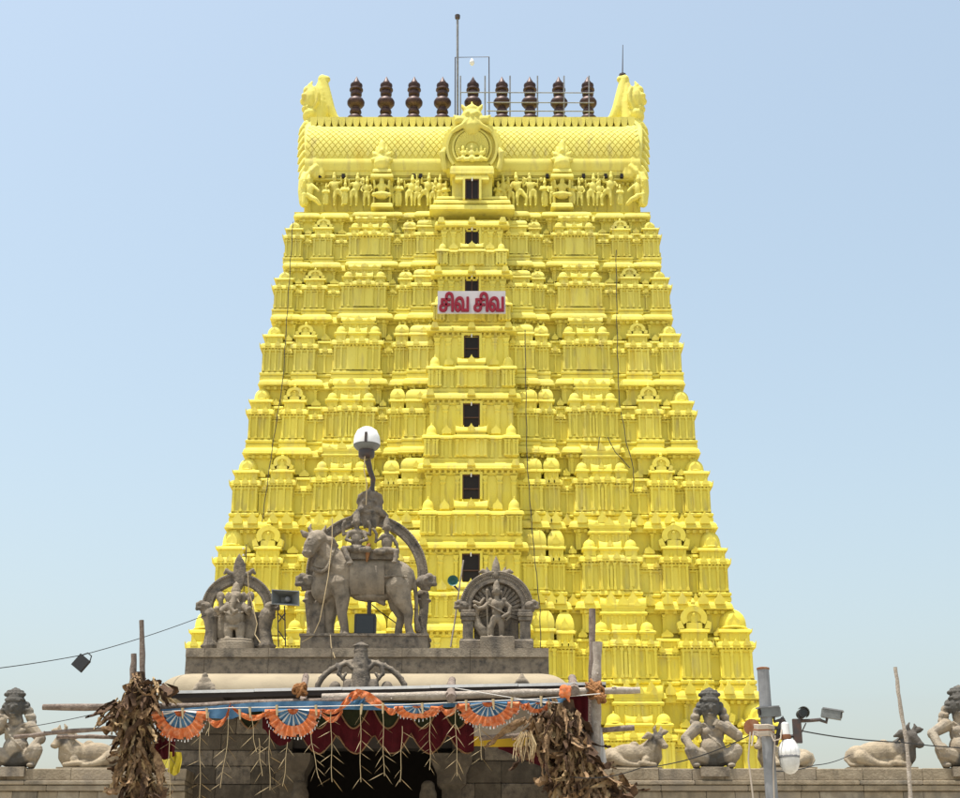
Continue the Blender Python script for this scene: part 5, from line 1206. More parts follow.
# ------------------------------------------------------------------ maroon valance with green scallops behind it
YV = YP + 1.3
fv = Px(YV, 390, 730)
val = thing('valance', 'maroon and green scalloped valance in the shade behind the bunting', 'valance', tuple(P(390, 720, YV)))
def sheet(fr, x0, x1, top, bot, mt, name, parent, w=0, amp=2.0, freq=.5, n=60, rows=6, th=0):
    m = MB(); vs = []; fs = []
    for i in range(n + 1):
        x = x0 + (x1-x0)*i/n; a, b = top(x), bot(x)
        for j in range(rows + 1): vs.append(fr.p(x, a + (b-a)*j/rows, w + amp*(.3 + j/rows)*math.sin(x*freq + .6*math.sin(x*.13))))
    for i in range(n):
        for j in range(rows): fs.append((i*(rows+1)+j, i*(rows+1)+j+1, (i+1)*(rows+1)+j+1, (i+1)*(rows+1)+j))
    m.add(vs, fs); return m.build(name, mt, parent, 60)
sc_ = lambda x, w, d: d*abs(math.sin(math.pi*(x-300)/w))
sheet(fv, 262, 474, lambda x: 702, lambda x: 734 + sc_(x, 37, 20) + (0 if x > 300 else -8), M['maroon'], 'maroon_cloth', val, 0, 2.5, .45)
for k in range(7):
    x0 = 234 + k*34.5
    sheet(fv, x0, x0+33, lambda x: 702, lambda x, x0=x0: 706 + 23*math.sin(math.pi*(x-x0)/33), M['green_cloth'], 'green_scallop', val, 4, .8, .6, 16, 3)
    m = MB(); m.tube([fv.p(x0 + 33*t/12, 706 + 23*math.sin(math.pi*t/12), 4.8 + .8*math.sin((x0+33*t/12)*.6)) for t in range(13)], .017, 5); m.build('gold_edge', M['gold_trim'], val)
m = MB(); m.tube([fv.p(x, 733.5 + sc_(x, 37, 20), 3*math.sin(x*.45 + .6*math.sin(x*.13))) for x in range(300, 473, 3)], .014, 5); m.build('gold_hem', M['gold_trim'], val)
hang = thing('hanging_cloth', 'beige cloth with mustard border and maroon corner hanging behind the right leaf bundle', 'cloth', tuple(P(530, 730, YV)))
sheet(fv, 474, 590, lambda x: 700, lambda x: 736 + (x-474)*.02, M['beige_cloth'], 'beige_panel', hang, -2, 1.6, .2, 30)
sheet(fv, 474, 590, lambda x: 736 + (x-474)*.02, lambda x: 746 + (x-474)*.02, M['mustard'], 'mustard_border', hang, -2, 1.8, .2, 30, 2)
sheet(fv, 498, 545, lambda x: 746, lambda x: 748 + (x-498)*.42, M['maroon'], 'maroon_corner', hang, -2.5, 1.5, .4, 16, 3)
sheet(fv, 565, 588, lambda x: 697, lambda x: 760, M['maroon'], 'maroon_fold', hang, 6, 1.6, .7, 14, 5)
for nm, lb, x0, x1, y0, y1, mt in (('cloth_strip', 'narrow yellow cloth strip hanging beside the left leaf bundle', 169, 181, 752, 776, 'yellow_cloth'), ('cloth_strip', 'dark red cloth hanging between the left leaf bundle and the first fan', 155, 176, 715, 760, 'maroon')):
    if mt not in M: M[mt] = mat('yellow_cloth', (.62, .50, .05), .85, .2, var=[(.5,.4,.04)], scale=8)
    t = MB(); f = Px(YP+.1, x0, y0); vs = []; fs = []; n = 8
    for i in range(n + 1):
        for j in range(7):
            x = x0 + (x1-x0)*i/n + 1.2*math.sin(j*.9); vs.append(f.p(x, y0 + (y1-y0)*j/6 - (abs(i-4) if j == 6 else 0), 1.6*math.sin(i*1.5 + j*.4)))
    for i in range(n):
        for j in range(6): fs.append((i*7+j, i*7+j+1, i*7+8+j, i*7+7+j))
    t.add(vs, fs); one(t, nm, M[mt], lb, 'cloth', None, 60)
t = MB(); f = Px(YP-.05, 604, 745); vs = []; fs = []
for i in range(5):
    for j in range(8): vs.append(f.p(600.5 + (1.2 + .75*j)*i/4, 727 + 5.2*j, .8*math.sin(i*1.9 + j*.7)))
for i in range(4):
    for j in range(7): fs.append((i*8+j, i*8+j+1, i*8+9+j, i*8+8+j))
t.add(vs, fs); one(t, 'cloth_strip', M['cloth_white'], 'narrow white cloth hanging against the pale right post', 'cloth', None, 60)

# rope lashings
def lashing(px, py, r_, label, Y, seed, turns=9):
    r = random.Random(seed); f = Px(Y, px, py); t = thing('rope_lashing', label, 'rope', tuple(f.p(px, py)))
    for k in range(turns):
        ax = Vector((r.uniform(-1, 1), r.uniform(-.4, .4), r.uniform(-1, 1))).normalized(); b1 = ax.orthogonal().normalized(); b2 = ax.cross(b1); R0 = r_*f.sx*r.uniform(.75, 1.05); c = f.p(px + r.uniform(-2, 2), py + r.uniform(-2, 2), 0)
        m = MB(); m.tube([c + R0*(math.cos(a*.5236)*b1 + math.sin(a*.5236)*b2)*(1 + .08*math.sin(a*2.1+k)) for a in range(13)], .026, 6); m.build('rope_turn', M['rope'], t)
    return t
lashing(594, 689, 8.5, 'thick brown coir rope lashing where beam meets the right post', YP-.15, 3, 14)
lashing(600, 697, 5, 'small loose end of brown rope below the big lashing', YP-.3, 4, 6)
lashing(300, 690, 6, 'frayed brown rope round the left pole end under the sheet roof', YP-.2, 5, 7)

# ------------------------------------------------------------------ strings of palm-leaf chevrons
YG = YP - .62
blade = None
def garland(x, y0, y1, n, label, seed, sway=0, short=False):
    global blade
    r = random.Random(seed); f = Px(YG, x, y0); t = thing('leaf_garland', label, 'garland', tuple(f.p(x, y0)), 'palm-leaf garlands hanging from the bunting')
    pts = [f.p(x + sway*(k/8)**1.5 + .5*math.sin(k*1.1+seed), y0 + (y1-y0)*k/8, 0) for k in range(9)]
    m = MB(); m.tube(pts, .0055, 5); m.build('cord', M['straw'], t)
    n = int(n*1.15 + .5)
    for k in range(n):
        u = (k + .6) / n * 8; i = min(int(u), 7); p = pts[i].lerp(pts[i+1], u - i)
        for sg in (-1, 1):
            if r.random() < .16: continue
            if blade is None:
                b = MB(); b.add([(0,0,0), (.012,-.006,-.08), (.010,-.008,-.17), (0,0,-.26), (-.012,.004,-.08), (-.010,.0,-.17)], [(0,1,4), (1,2,5,4), (2,3,5), (0,4,1), (1,4,5,2), (2,5,3)])
                o = b.build('palm_blade', M['straw'], t, 0, origin=(0,0,0)); blade = o.data
            else: o = bpy.data.objects.new('palm_blade', blade); COL.objects.link(o); o.parent = t
            o.location = p - Vector(t.location); o.rotation_euler = (r.uniform(-.4, .4), sg*-R(r.uniform(28, 62)), r.uniform(-.6, .6)); q = r.uniform(.75, 1.25); o.scale = (q*.42, q*.42, q)
GAR = [(169,735,800,4,1),(200,730,799,5,0),(209,712,736,1,0),(229,716,788,5,-9),(252,716,752,3,4),(259,738,776,3,3),(269,730,790,5,1),(287,742,786,4,-4),(311,730,778,5,8),(331,712,782,5,1),(360.5,708,782,5,0),(383,712,776,6,1),(402,726,782,5,-2),(430,716,770,5,0),(455.5,704,776,5,2),(480,724,760,4,2)]
ORD = ['first','second','third','fourth','fifth','sixth','seventh','eighth','ninth','tenth','eleventh','twelfth','thirteenth','fourteenth','fifteenth','sixteenth']
for k, (x, y0, y1, n, sw) in enumerate(GAR):
    garland(x, y0, y1, n, '%s dried palm-leaf chevron garland counted from the left of the bunting' % ORD[k] if k < 15 else 'dried palm-leaf chevron garland nearest the right leaf bundle', k+20, sw)

# ------------------------------------------------------------------ bundles of dried banana leaves tied to the posts
def leaf_mesh(seed):
    r = random.Random(seed); n = 10; cols = 5; L = r.uniform(.55, 1.15); W = r.uniform(.03, .075) if seed % 2 else r.uniform(.08, .15); vs = []; fs = []
    curl = r.uniform(-1.8, 1.8); tw = r.uniform(-3.2, 3.2); bend = r.uniform(-.5, .9); p = Vector((0,0,0)); d = Vector((0,0,-1)); ang = r.uniform(-.6, .2)
    for i in range(n + 1):
        t = i / n; w = W * (math.sin(math.pi*min(1, .12 + t*.92)) ** .6) * (1 + .35*noise.noise((t*5, seed*3.1, 0)))
        ang += (bend*.25 + .5*noise.noise((t*4, seed*1.7, 5))) ; d = Vector((0, -math.sin(ang)*.8, -math.cos(ang)))
        d = (d + Vector((.5*noise.noise((t*3, seed, 9)), 0, -.5))).normalized(); p = p + d*(L/n)
        side = Vector((math.cos(tw*t), math.sin(tw*t), 0)); nrm = side.cross(d).normalized()
        for j in range(cols):
            u = j/(cols-1)*2 - 1; fold = curl*(u*u)*w*.9 + .10*noise.noise((u*3+seed, t*7, seed)) + .03*noise.noise((u*11, t*19, seed))
            vs.append(p + side*u*w*(.75 + .25*noise.noise((t*14, u*3, seed))) + nrm*fold)
    for i in range(n):
        for j in range(cols - 1): fs.append((i*cols+j, i*cols+j+1, (i+1)*cols+j+1, (i+1)*cols+j))
    return vs, fs
LEAVES = []
for k in range(21):
    b = MB(); b.add(*leaf_mesh(k+1)); mt = [M['leaf_a'], M['leaf_c'], M['leaf_b'], M['leaf_a'], M['leaf_c'], M['leaf_a'], M['leaf_b']][k % 7]
    o = b.build('leaf', mt, None, 60, origin=(0,0,0)); LEAVES.append(o.data); bpy.data.objects.remove(o)
def leaf_bundle(name, label, spots, Y, stem, seed):
    """spots: (px, py, spread px, count, outward lean)"""
    r = random.Random(seed); f = Px(Y, *stem[0]); t = thing(name, label, 'leaf bundle', tuple(f.p(stem[-1][0], 990)), 'dry leaf bundles on the canopy posts'); t.location.z = 0
    m = MB(); m.tube([f.p(x, y, -2) for x, y in stem], [.10 + .03*math.sin(k) for k in range(len(stem))], 9); m.build('banana_stem', M['leaf_c'], t)
    for px, py, spr, cnt, lean in spots:
        for k in range(int(cnt*1.35)):
            a = r.uniform(0, 2*math.pi); rad = spr*math.sqrt(r.random()); o = bpy.data.objects.new('leaf', r.choice(LEAVES)); COL.objects.link(o); o.parent = t
            o.location = f.p(px + rad*math.cos(a), py + r.uniform(-9, 9), 3 + rad*.8*math.sin(a)) - Vector(t.location)
            o.rotation_euler = (r.uniform(-.5, .5), r.uniform(-.45, .45) + lean + .02*rad*math.cos(a)*-1, r.uniform(0, 6.28)); q = r.uniform(.5, .95); o.scale = (q, q, q)
    return t
leaf_bundle('leaf_bundle', 'bundle of brown dried banana leaves tied to the left canopy posts', [(139, 678, 5, 12, 0), (137, 688, 13, 26, 0), (150, 690, 9, 12, -.2), (133, 700, 15, 30, .1), (137, 718, 15, 30, 0), (138, 738, 14, 30, 0), (140, 758, 15, 32, 0), (142, 778, 16, 32, 0), (118, 706, 6, 10, .7), (143, 796, 16, 20, 0), (158, 686, 8, 8, -.9)], YP-.25, [(139, 672), (138, 720), (139, 800), (140, 990)], 5)
leaf_bundle('leaf_bundle', 'larger bundle of brown dried banana leaves tied to the right canopy post', [(556, 704, 11, 16, .2), (565, 712, 14, 26, 0), (572, 728, 15, 28, 0), (552, 716, 12, 16, .3), (538, 716, 9, 10, .6), (537, 738, 6, 8, .3), (572, 746, 16, 30, 0), (578, 764, 16, 30, 0), (586, 778, 17, 30, -.1), (598, 768, 12, 18, -.4), (607, 780, 10, 16, -.5), (560, 768, 9, 12, .1), (576, 796, 18, 22, 0)], YP-.35, [(568, 700), (574, 740), (580, 800), (582, 990)], 6)
f = Px(YP-.9, 538, 750); t = thing('straw_tassel', 'tangled dry straw tassel hanging left of the right leaf bundle', 'tassel', tuple(f.p(527, 735)))
r = random.Random(9)
for k in range(26):
    x = 520 + r.uniform(-6, 14); m = MB(); m.tube([f.p(528 + (x-528)*.5, 733 + r.uniform(-2, 3), 0), f.p(x + r.uniform(-3, 3), 745, r.uniform(-3, 3)), f.p(x + r.uniform(-2, 4), 757 + r.uniform(-5, 8), r.uniform(-3, 3))], [.010, .012, .006], 4); m.build('straw', M['straw'] if k % 2 else M['leaf_b'], t)
# ------------------------------------------------------------------ sign on the tower
ysg = YK[6] - CPROJ - .55
a, b = P(437.5, 313.5, ysg), P(505.5, 291, ysg)
sgn = thing('sign_board', 'white signboard with red Tamil lettering across the middle of the tower', 'sign', ((a.x+b.x)/2, ysg, a.z))
m = MB(); m.box(a.x, b.x, ysg, ysg+.08, a.z, b.z); m.build('board', M['sign_white'], sgn, 0)
m = MB()
for x in (a.x+.5, b.x-.5): m.box(x-.04, x+.04, ysg+.08, ysg+.6, a.z+.3, a.z+.4); m.box(x-.04, x+.04, ysg+.08, ysg+.6, b.z-.4, b.z-.3)
m.build('bracket', M['dark_metal'], sgn, 0)
def text_mesh(s):
    c = bpy.data.curves.new('t', 'FONT'); c.body = s; c.size = 1; c.extrude = .02; c.offset = .012; c.resolution_u = 4
    o = bpy.data.objects.new('t', c); COL.objects.link(o); dg = bpy.context.evaluated_depsgraph_get()
    me = bpy.data.meshes.new_from_object(o.evaluated_get(dg)); bpy.data.objects.remove(o); return me
for word, (pa_, pb_) in (('\u0b9a\u0bbf', (439.5, 453.5)), ('\u0bb5', (454.8, 468.5)), ('\u0b9a\u0bbf', (474, 488)), ('\u0bb5', (489.3, 503.5))):
    me = text_mesh(word); xs = [v.co.x for v in me.vertices]; zs = [v.co.y for v in me.vertices]
    if not xs: continue
    x0, x1, z0, z1 = min(xs), max(xs), min(zs), max(zs); tall = word != '\u0bb5'
    A, B = P(pa_, 312, ysg), P(pb_, 292.5 if tall else 297, ysg)
    for v in me.vertices:
        x, z, y = v.co.x, v.co.y, v.co.z
        v.co = (A.x + (x-x0)/(x1-x0)*(B.x-A.x) - sgn.location.x, -.035 - y*2, A.z + (z-z0)/(z1-z0)*(B.z-A.z) - sgn.location.z)
    bm = bmesh.new(); bm.from_mesh(me)                      # brush-thick strokes
    for dx_, dz_, dy_ in ((.03, 0, .005), (-.03, 0, .010), (0, .02, .015), (0, -.02, .02)):
        g2 = bmesh.ops.duplicate(bm, geom=[f_ for f_ in bm.faces if f_.index >= 0 and f_.index < len(me.polygons)])
        bmesh.ops.translate(bm, verts=[v_ for v_ in g2['geom'] if isinstance(v_, bmesh.types.BMVert)], vec=(dx_, dy_, dz_)); 
        for f_ in g2['geom']:
            if isinstance(f_, bmesh.types.BMFace): f_.index = -1
    bm.to_mesh(me); bm.free()
    fix_normals(me); me.name = 'letter'; me.materials.clear(); me.materials.append(M['sign_red']); o = bpy.data.objects.new('letter', me); COL.objects.link(o); o.parent = sgn

# ------------------------------------------------------------------ masts and rails on the roof
yr = YC - 1.1
def tubepx(m, pts, Y, r_, n=6): m.tube([P(x, y, Y) for x, y in pts], r_, n)
t = thing('roof_mast', 'tall thin mast with lamp bracket rising from the middle of the roof', 'mast', tuple(P(457.5, 122, yr)))
m = MB(); tubepx(m, [(457.5, 124), (457.5, 17)], yr, .075, 8); m.build('pole', M['steel'], t)
m = MB(); m.lathe(P(457.5, 17, yr).x, yr, [(.05, P(457, 20, yr).z), (.16, P(457, 18.5, yr).z), (.17, P(457, 15.5, yr).z), (.04, P(457, 14.5, yr).z)], 10); m.build('cap', M['dark_metal'], t)
m = MB(); tubepx(m, [(455, 120), (455.2, 57.5), (489, 57), (489.3, 122)], yr+.1, .035); m.build('bracket', M['dark_metal'], t)
m = MB(); c = P(472, 62, yr+.1); m.lathe(c.x, yr+.1, [(.02, c.z+.27), (.06, c.z+.2), (.14, c.z+.06), (.16, c.z-.08), (.11, c.z-.2), (.03, c.z-.26)], 10); m.build('lamp', M['white_paint'], t)
t = thing('lightning_rod', 'thin lightning rod on the right roof horn', 'rod', tuple(P(622.5, 75, YC-1.1)))
m = MB(); tubepx(m, [(622.5, 75), (622.8, 45)], YC-1.1, [.04, .02]); m.build('rod', M['dark_metal'], t)
m = MB(); c = P(622.5, 74.5, YC-1.1); m.lathe(c.x, YC-1.1, [(.22, c.z-.12), (.22, c.z), (.08, c.z+.06)], 10); m.build('base', M['dark_metal'], t)
yr2 = YC - 1.9
t = thing('pipe_railing', 'thin steel pipe railing in front of the right-hand finials', 'railing', tuple(P(540, 124, yr2)))
for px in (460.5, 485, 510, 537.5, 564, 589):
    m = MB(); tubepx(m, [(px, 132 if px > 500 else 124), (px, 76)], yr2, .045); m.build('upright', M['steel'], t)
for y in (92.5, 102.5, 111, 120):
    m = MB(); tubepx(m, [(460 if y < 95 else 487, y), (594, y+.4)], yr2-.05, .035); m.build('rail', M['steel'], t)
# cables down the tower face
def tower_y(py):
    for i in range(len(YK) - 1):
        pass
    t = (689 - py) / (689 - 212) * 7; return 72 + .7 * t - .75
def tower_cable(pts, label, off=0, r_=.022):
    m = MB(); q = []
    for i in range(len(pts) - 1):
        for k in range(8):
            u = k/8; x = pts[i][0] + (pts[i+1][0]-pts[i][0])*u; y = pts[i][1] + (pts[i+1][1]-pts[i][1])*u; q.append(P(x + .4*math.sin(y*.21), y, tower_y(y) - off))
    q.append(P(*pts[-1], tower_y(pts[-1][1]) - off)); m.tube(q, r_, 5); one(m, 'cable', M['cable'], label, 'cable', 'cables hanging on the tower')
tower_cable([(293, 222), (288, 300), (283, 380), (272, 450), (262, 522)], 'dark cable running down the left side of the tower')
tower_cable([(616, 250), (617, 330), (619, 400), (627, 445), (634, 470), (633, 492)], 'dark cable running down the right half of the tower')
tower_cable([(600, 437), (598, 450)], 'short dark cable end on the right pavilion roof', .4)
tower_cable([(608, 437), (615, 452), (630, 468)], 'short slanting cable joining the right tower cable', .4)
tower_cable([(525, 330), (527, 460), (533, 540), (540, 610), (541, 668)], 'thin cable hanging beside the central windows', .9, .022)

# ------------------------------------------------------------------ lamps and loudspeakers among the statues
YL = 32.0
f = Px(YL, 366, 440); t = thing('dome_lamp', 'white dome lamp on a bent post above the bull statue', 'lamp', tuple(f.p(370, 487)))
YL2 = YL + .2; c = f.p(366, 447); s = f.sx; z = lambda py: P(366, py, YL2).z
m = MB(); m.lathe(c.x, YL2, [(13.4*s, z(445.5)), (13.6*s, z(443)), (12.8*s, z(437)), (10*s, z(431)), (5.5*s, z(428)), (.6*s, z(427))], 24); m.build('dome', M['white_paint'], t, 60)
m = MB(); m.lathe(c.x, YL2, [(8*s, z(450.5)), (11*s, z(448.8)), (13.2*s, z(446.3)), (13.6*s, z(445.3))], 24); m.build('bowl', M['grey_plastic'], t, 60)
m = MB(); m.lathe(c.x, YL2, [(6.5*s, z(458)), (8*s, z(456.5)), (8.2*s, z(452)), (7.6*s, z(449.8))], 20); m.build('collar', M['dark_metal'], t, 60)
m = MB(); m.box(c.x-.03, c.x+.03, YL2-14.2*s, YL2-12.6*s, z(446), z(436)); m.build('bracket', M['dark_metal'], t, 0)
m = MB(); m.tube([f.p(367, 457, -10), f.p(369, 466, -14), f.p(372, 474, -18), f.p(371, 482, -20), f.p(371, 520, -20)], [.07, .06, .055, .05, .05], 8); m.build('post', M['dark_metal'], t)
m = MB(); m.tube([f.p(365, 457, 2), f.p(364, 470, 2), f.p(367, 484, 2), f.p(366, 505, 0)], .012, 5); m.build('wire', M['straw'], t)

f = Px(31.75, 286, 598); t = thing('horn_loudspeaker', 'grey rectangular horn loudspeaker between the elephant-headed statue and the bull', 'loudspeaker', (f.p(283, 647).x, 31.75, zt))
def loft(m, secs):
    vs = [p for sct in secs for p in sct]; n = len(secs[0]); fs = []
    for i in range(len(secs) - 1):
        for j in range(n): fs.append((i*n+j, i*n+(j+1) % n, i*n+n+(j+1) % n, i*n+n+j))
    fs.append(tuple(range(len(vs)-n, len(vs)))); m.add(vs, fs)
def rect(f, x, y, hw, hh, w, sk=0): return [f.p(x-hw, y+hh+sk, w), f.p(x+hw, y+hh-sk, w), f.p(x+hw, y-hh-sk, w), f.p(x-hw, y-hh+sk, w)]
m = MB(); loft(m, [rect(f, 282, 597, 4, 3, -16), rect(f, 284, 598, 7, 4.5, -7), rect(f, 286, 598.5, 14, 7.6, 4, -.8), rect(f, 286, 598.5, 13.2, 6.8, 4.2, -.8), rect(f, 285, 598.3, 7, 4, -4), rect(f, 284, 598, 4, 2.5, -8)]); m.build('horn', M['grey_plastic'], t, 0)
m = MB(); m.ell(f.p(287.5, 599, -2), (3.1*f.sx, 3.1*f.sx, 3.1*f.sx), 12, 8); m.build('driver', M['steel'], t)
m = MB()
for q in ([(284, 605, -4), (285, 646, -4)], [(277, 606, -4), (278, 646, -4)], [(277, 612, -4), (285, 620, -4)], [(285, 612, -4), (277, 622, -4)], [(278, 630, -4), (285, 640, -4)]): m.tube([f.p(*p) for p in q], .015, 5)
m.build('stand', M['dark_metal'], t)
f = Px(32.2, 453, 581); t = thing('round_loudspeaker', 'small dark green round horn loudspeaker on a thin stick left of the peacock statue', 'loudspeaker', (f.p(452, 647).x, 32.2, zt))
c = f.p(453, 581); prof = [(1.4, -10), (2, -5), (3, -1.5), (5.2, 2), (5.5, 2.2), (4.6, 1.6), (2.6, -1.4), (1, -2.6)]; vs = []; fs = []; n = 18
for r_, w in prof:
    for k in range(n): a_ = 2*math.pi*k/n; vs.append((c.x + r_*f.sx*math.cos(a_), c.y - w*f.sx, c.z + r_*f.sx*math.sin(a_)))
for i in range(len(prof)-1):
    for k in range(n): fs.append((i*n+k, i*n+(k+1) % n, i*n+n+(k+1) % n, i*n+n+k))
fs.append(tuple(range(len(vs)-n, len(vs)))); m = MB(); m.add(vs, fs); m.build('horn', M['green_metal'], t, 50)
m = MB(); m.tube([f.p(463.5, 560), f.p(460, 583), f.p(455, 620), f.p(450.5, 647)], .018, 6); m.build('stick', M['pale_wood'], t)
m = MB(); m.tube([f.p(452, 582, -8), f.p(459, 590, -2)], .02, 6); m.build('arm', M['dark_metal'], t)
f = Px(32.25, 366, 625); t = thing('floodlight', 'black box floodlight standing under the belly of the bull', 'floodlight', (f.p(366, 638).x, 32.25, zt))
m = MB(); a, b = f.p(354.5, 637.5), f.p(376.5, 615); m.rl(a.x+.03, b.x-.03, 32.1, 32.3, [(0, a.z), (.03, a.z+.03), (.03, b.z-.03), (0, b.z)], back=True); m.build('body', M['black_plastic'], t, 0)
m = MB(); m.box(a.x+.05, b.x-.05, 32.055, 32.068, a.z+.06, b.z-.06); m.build('glass', M['lens'], t, 0)
m = MB(); m.tube([f.p(369, 616), f.p(369.5, 600)], .045, 8); m.build('post', M['dark_metal'], t); m = MB(); m.tube([f.p(372, 605, 3), f.p(380, 612, 3), f.p(396, 623, 0)], .012, 5); m.build('wire', M['cable'], t)
f = Px(32.35, 243, 560); t = thing('bracket_post', 'dark flat iron post with white holes behind the left statue crest', 'post', (f.p(244, 647).x, 32.35, zt))
m = MB(); a, b = f.p(241.2, 647), f.p(246.2, 544.5); m.box(a.x, b.x, 32.33, 32.37, zt, b.z); m.build('bar', M['dark_metal'], t, 0)
for y in (549, 555.5): m = MB(); c = f.p(243.7, y); m.lathe(c.x, 32.30, [(.018, c.z-.018), (.02, c.z), (.018, c.z+.018)], 8); m.build('bolt', M['white_paint'], t)
m = MB(); m.tube([f.p(370, 548, 14), f.p(368, 552, 17), f.p(369, 558, 18), f.p(368, 566, 17)], [.05, .06, .05, .02], 8)
one(m, 'flower_garland', M['rope'], 'faded orange flower garland hung between the two riders', 'garland')
def statue_cable(pts, label, Y, mt, r_=.012):
    f = Px(Y, pts[0][0], pts[0][1]); m = MB(); m.tube([f.p(*p) for p in pts], r_, 5); one(m, 'cable', M[mt], label, 'cable', 'cables around the roof statues')
statue_cable([(333, 521, 8), (333, 545, 10), (330, 580, 18), (326, 605, 22), (322, 625, 22), (315, 640, 20), (304, 646, 20)], 'pale cable hanging down over the neck of the bull', 32.2, 'straw')
statue_cable([(333, 640, 28), (334, 652, 30), (338, 664, 34)], 'pale cable end dangling over the stone coping below the bull', 32.2, 'straw')
statue_cable([(248, 572, 2), (249, 590, 2), (258, 625, 6), (256, 636, 8), (262, 645, 12)], 'pale cable looping beside the elephant-headed statue', 31.9, 'straw')

# ------------------------------------------------------------------ camera pole at the right
YQ = 19.0
f = Px(YQ, 763, 730); t = thing('camera_pole', 'grey galvanised steel pole with rusty disc and wires at right', 'pole', (f.p(766, 990).x, YQ, 0))
m = MB(); a = f.p(763, 669); m.tube([Vector((a.x+.02, YQ, 0)), Vector((a.x+.01, YQ, a.z*.5)), a], [.085, .08, .075], 16); m.build('shaft', M['steel'], t, 50)
m = MB(); m.lathe(a.x, YQ, [(.08, a.z-.01), (.082, a.z+.012), (.06, a.z+.02)], 16); m.build('cap', M['rust'], t)
c = f.p(751, 728, 4); m = MB(); vs = []; fs = []
for r_, w in ((.10, .0), (.105, .03), (.02, .035)):
    for k in range(16): a_ = 2*math.pi*k/16; vs.append((c.x + r_*math.cos(a_), c.y - w, c.z + r_*math.sin(a_)))
fs = [(i*16+k, i*16+(k+1) % 16, i*16+16+(k+1) % 16, i*16+16+k) for i in range(2) for k in range(16)] + [tuple(range(16))[::-1], tuple(range(32, 48))]; m.add(vs, fs); m.build('disc', M['rust'], t, 40)
r = random.Random(3)
for k in range(7):
    m = MB(); y = 726 + k*1.5; m.tube([f.p(750 + r.uniform(-1, 1), y-1, 3), f.p(757, y+1, 9), f.p(766, y+.5, 9.5), f.p(773, y+r.uniform(-1, 3), 4)], .018, 6); m.build('rag_strip', M['beige_cloth'] if k != 3 else M['rust'], t)
for q in ([(749, 733, 8), (747, 760, 8), (752, 800, 8), (752, 900, 8)], [(774, 736, 6), (772, 770, 6), (773, 800, 6), (773, 900, 6)], [(767, 730, 8), (772, 742, 10), (779, 740, 8), (781, 730, 4)], [(752, 733, 9), (750, 747, 10), (756, 745, 10)]):
    m = MB(); m.tube([f.p(*p) for p in q], .011, 5); m.build('wire', M['beige_cloth'], t)
bx0 = f.p(783, 724)
m = MB(); m.tube([f.p(770, 728, 0), f.p(779, 728, 0), f.p(783, 718, 0)], .028, 8); m.tube([f.p(779, 728, 0), f.p(776, 745, 0)], .025, 8); m.build('arm', M['dark_metal'], t)
m = MB(); A, B = f.p(794, 743, 0), f.p(800.5, 719, 0); m.box(A.x, B.x, YQ-.03, YQ+.03, A.z, B.z); m.build('arm_plate', M['dark_metal'], t, 0)
m = MB(); m.tube([f.p(768, 733, -4), f.p(785, 737, -4), f.p(797, 735, -2)], .022, 8); m.tube([f.p(796, 721, 0), f.p(810, 720.5, 0), f.p(821, 719.5, 0)], .022, 8); m.tube([f.p(797, 742, 0), f.p(806, 723, 0)], .008, 5); m.build('arm', M['dark_metal'], t)
def cctv(c, d, length, w, h, label, mount):
    """boxy camera: housing, sun shield, lens, mount; d = direction it looks"""
    d = Vector(d).normalized(); side = d.cross(Vector((0,0,1))).normalized(); up = side.cross(d); c = Vector(c)
    q = thing('security_camera', label, 'camera', tuple(mount), 'cameras on the steel pole')
    def bx_(l0, l1, hw, z0, z1): return [c + d*l + side*s_*hw + up*z for l in (l0, l1) for s_, z in ((-1, z0), (1, z0), (1, z1), (-1, z1))]
    F = [(0,1,2,3), (4,7,6,5), (0,4,5,1), (1,5,6,2), (2,6,7,3), (3,7,4,0)]
    m = MB(); m.add(bx_(-length/2, length/2, w/2, -h/2, h/2*.7), F); m.build('housing', M['grey_plastic'], q, 0)
    m = MB(); m.add(bx_(-length/2*.9, length/2*1.18, w/2*1.12, h/2*.72, h/2), F); m.build('sun_shield', M['steel'], q, 0)
    m = MB(); e0 = c + d*(length/2); m.tube([e0 - d*.02, e0 + d*.012], min(w, h)*.36, 14); m.build('lens', M['lens'], q, 40)
    m = MB(); m.tube([c - up*h*.4 - d*length*.2, c - up*h*.95 - d*length*.2, Vector(mount)], [.02, .022, .02], 8); m.build('mount', M['dark_metal'], q)
cctv(f.p(769, 712, 2), (-1, -.25, -.08), .26, .11, .13, 'boxy security camera on the steel pole pointing left', f.p(783, 719, 0))
cctv(f.p(831, 714, 2), (1, -.35, -.22), .24, .11, .12, 'boxy security camera on the far bracket pointing right', f.p(820, 720, 0))
q = thing('security_camera', 'round security camera with ring facing the viewer above the white lantern', 'camera', tuple(f.p(798, 720)), 'cameras on the steel pole')
c = f.p(802, 713.5, 2); m = MB(); m.tube([c + Vector((0, .12, 0)), c + Vector((0, -.06, 0))], .058, 16); m.build('housing', M['black_plastic'], q, 40)
m = MB(); m.tube([c + Vector((0, -.055, 0)), c + Vector((0, -.065, 0))], .036, 14); m.build('lens', M['lens'], q, 40)
m = MB(); vs = []
for k in range(13): a_ = R(-40 + 160*k/12); vs += [(c.x + .075*math.cos(a_), c.y-.09, c.z + .075*math.sin(a_)), (c.x + .075*math.cos(a_), c.y+.08, c.z + .075*math.sin(a_)), (c.x + .070*math.cos(a_), c.y+.08, c.z + .070*math.sin(a_)), (c.x + .070*math.cos(a_), c.y-.09, c.z + .070*math.sin(a_))]
m.add(vs, [(4*k+j, 4*k+(j+1) % 4, 4*k+4+(j+1) % 4, 4*k+4+j) for k in range(12) for j in range(4)] + [(0,1,2,3), (48,49,50,51)]); m.build('sun_shield', M['grey_plastic'], q, 40)
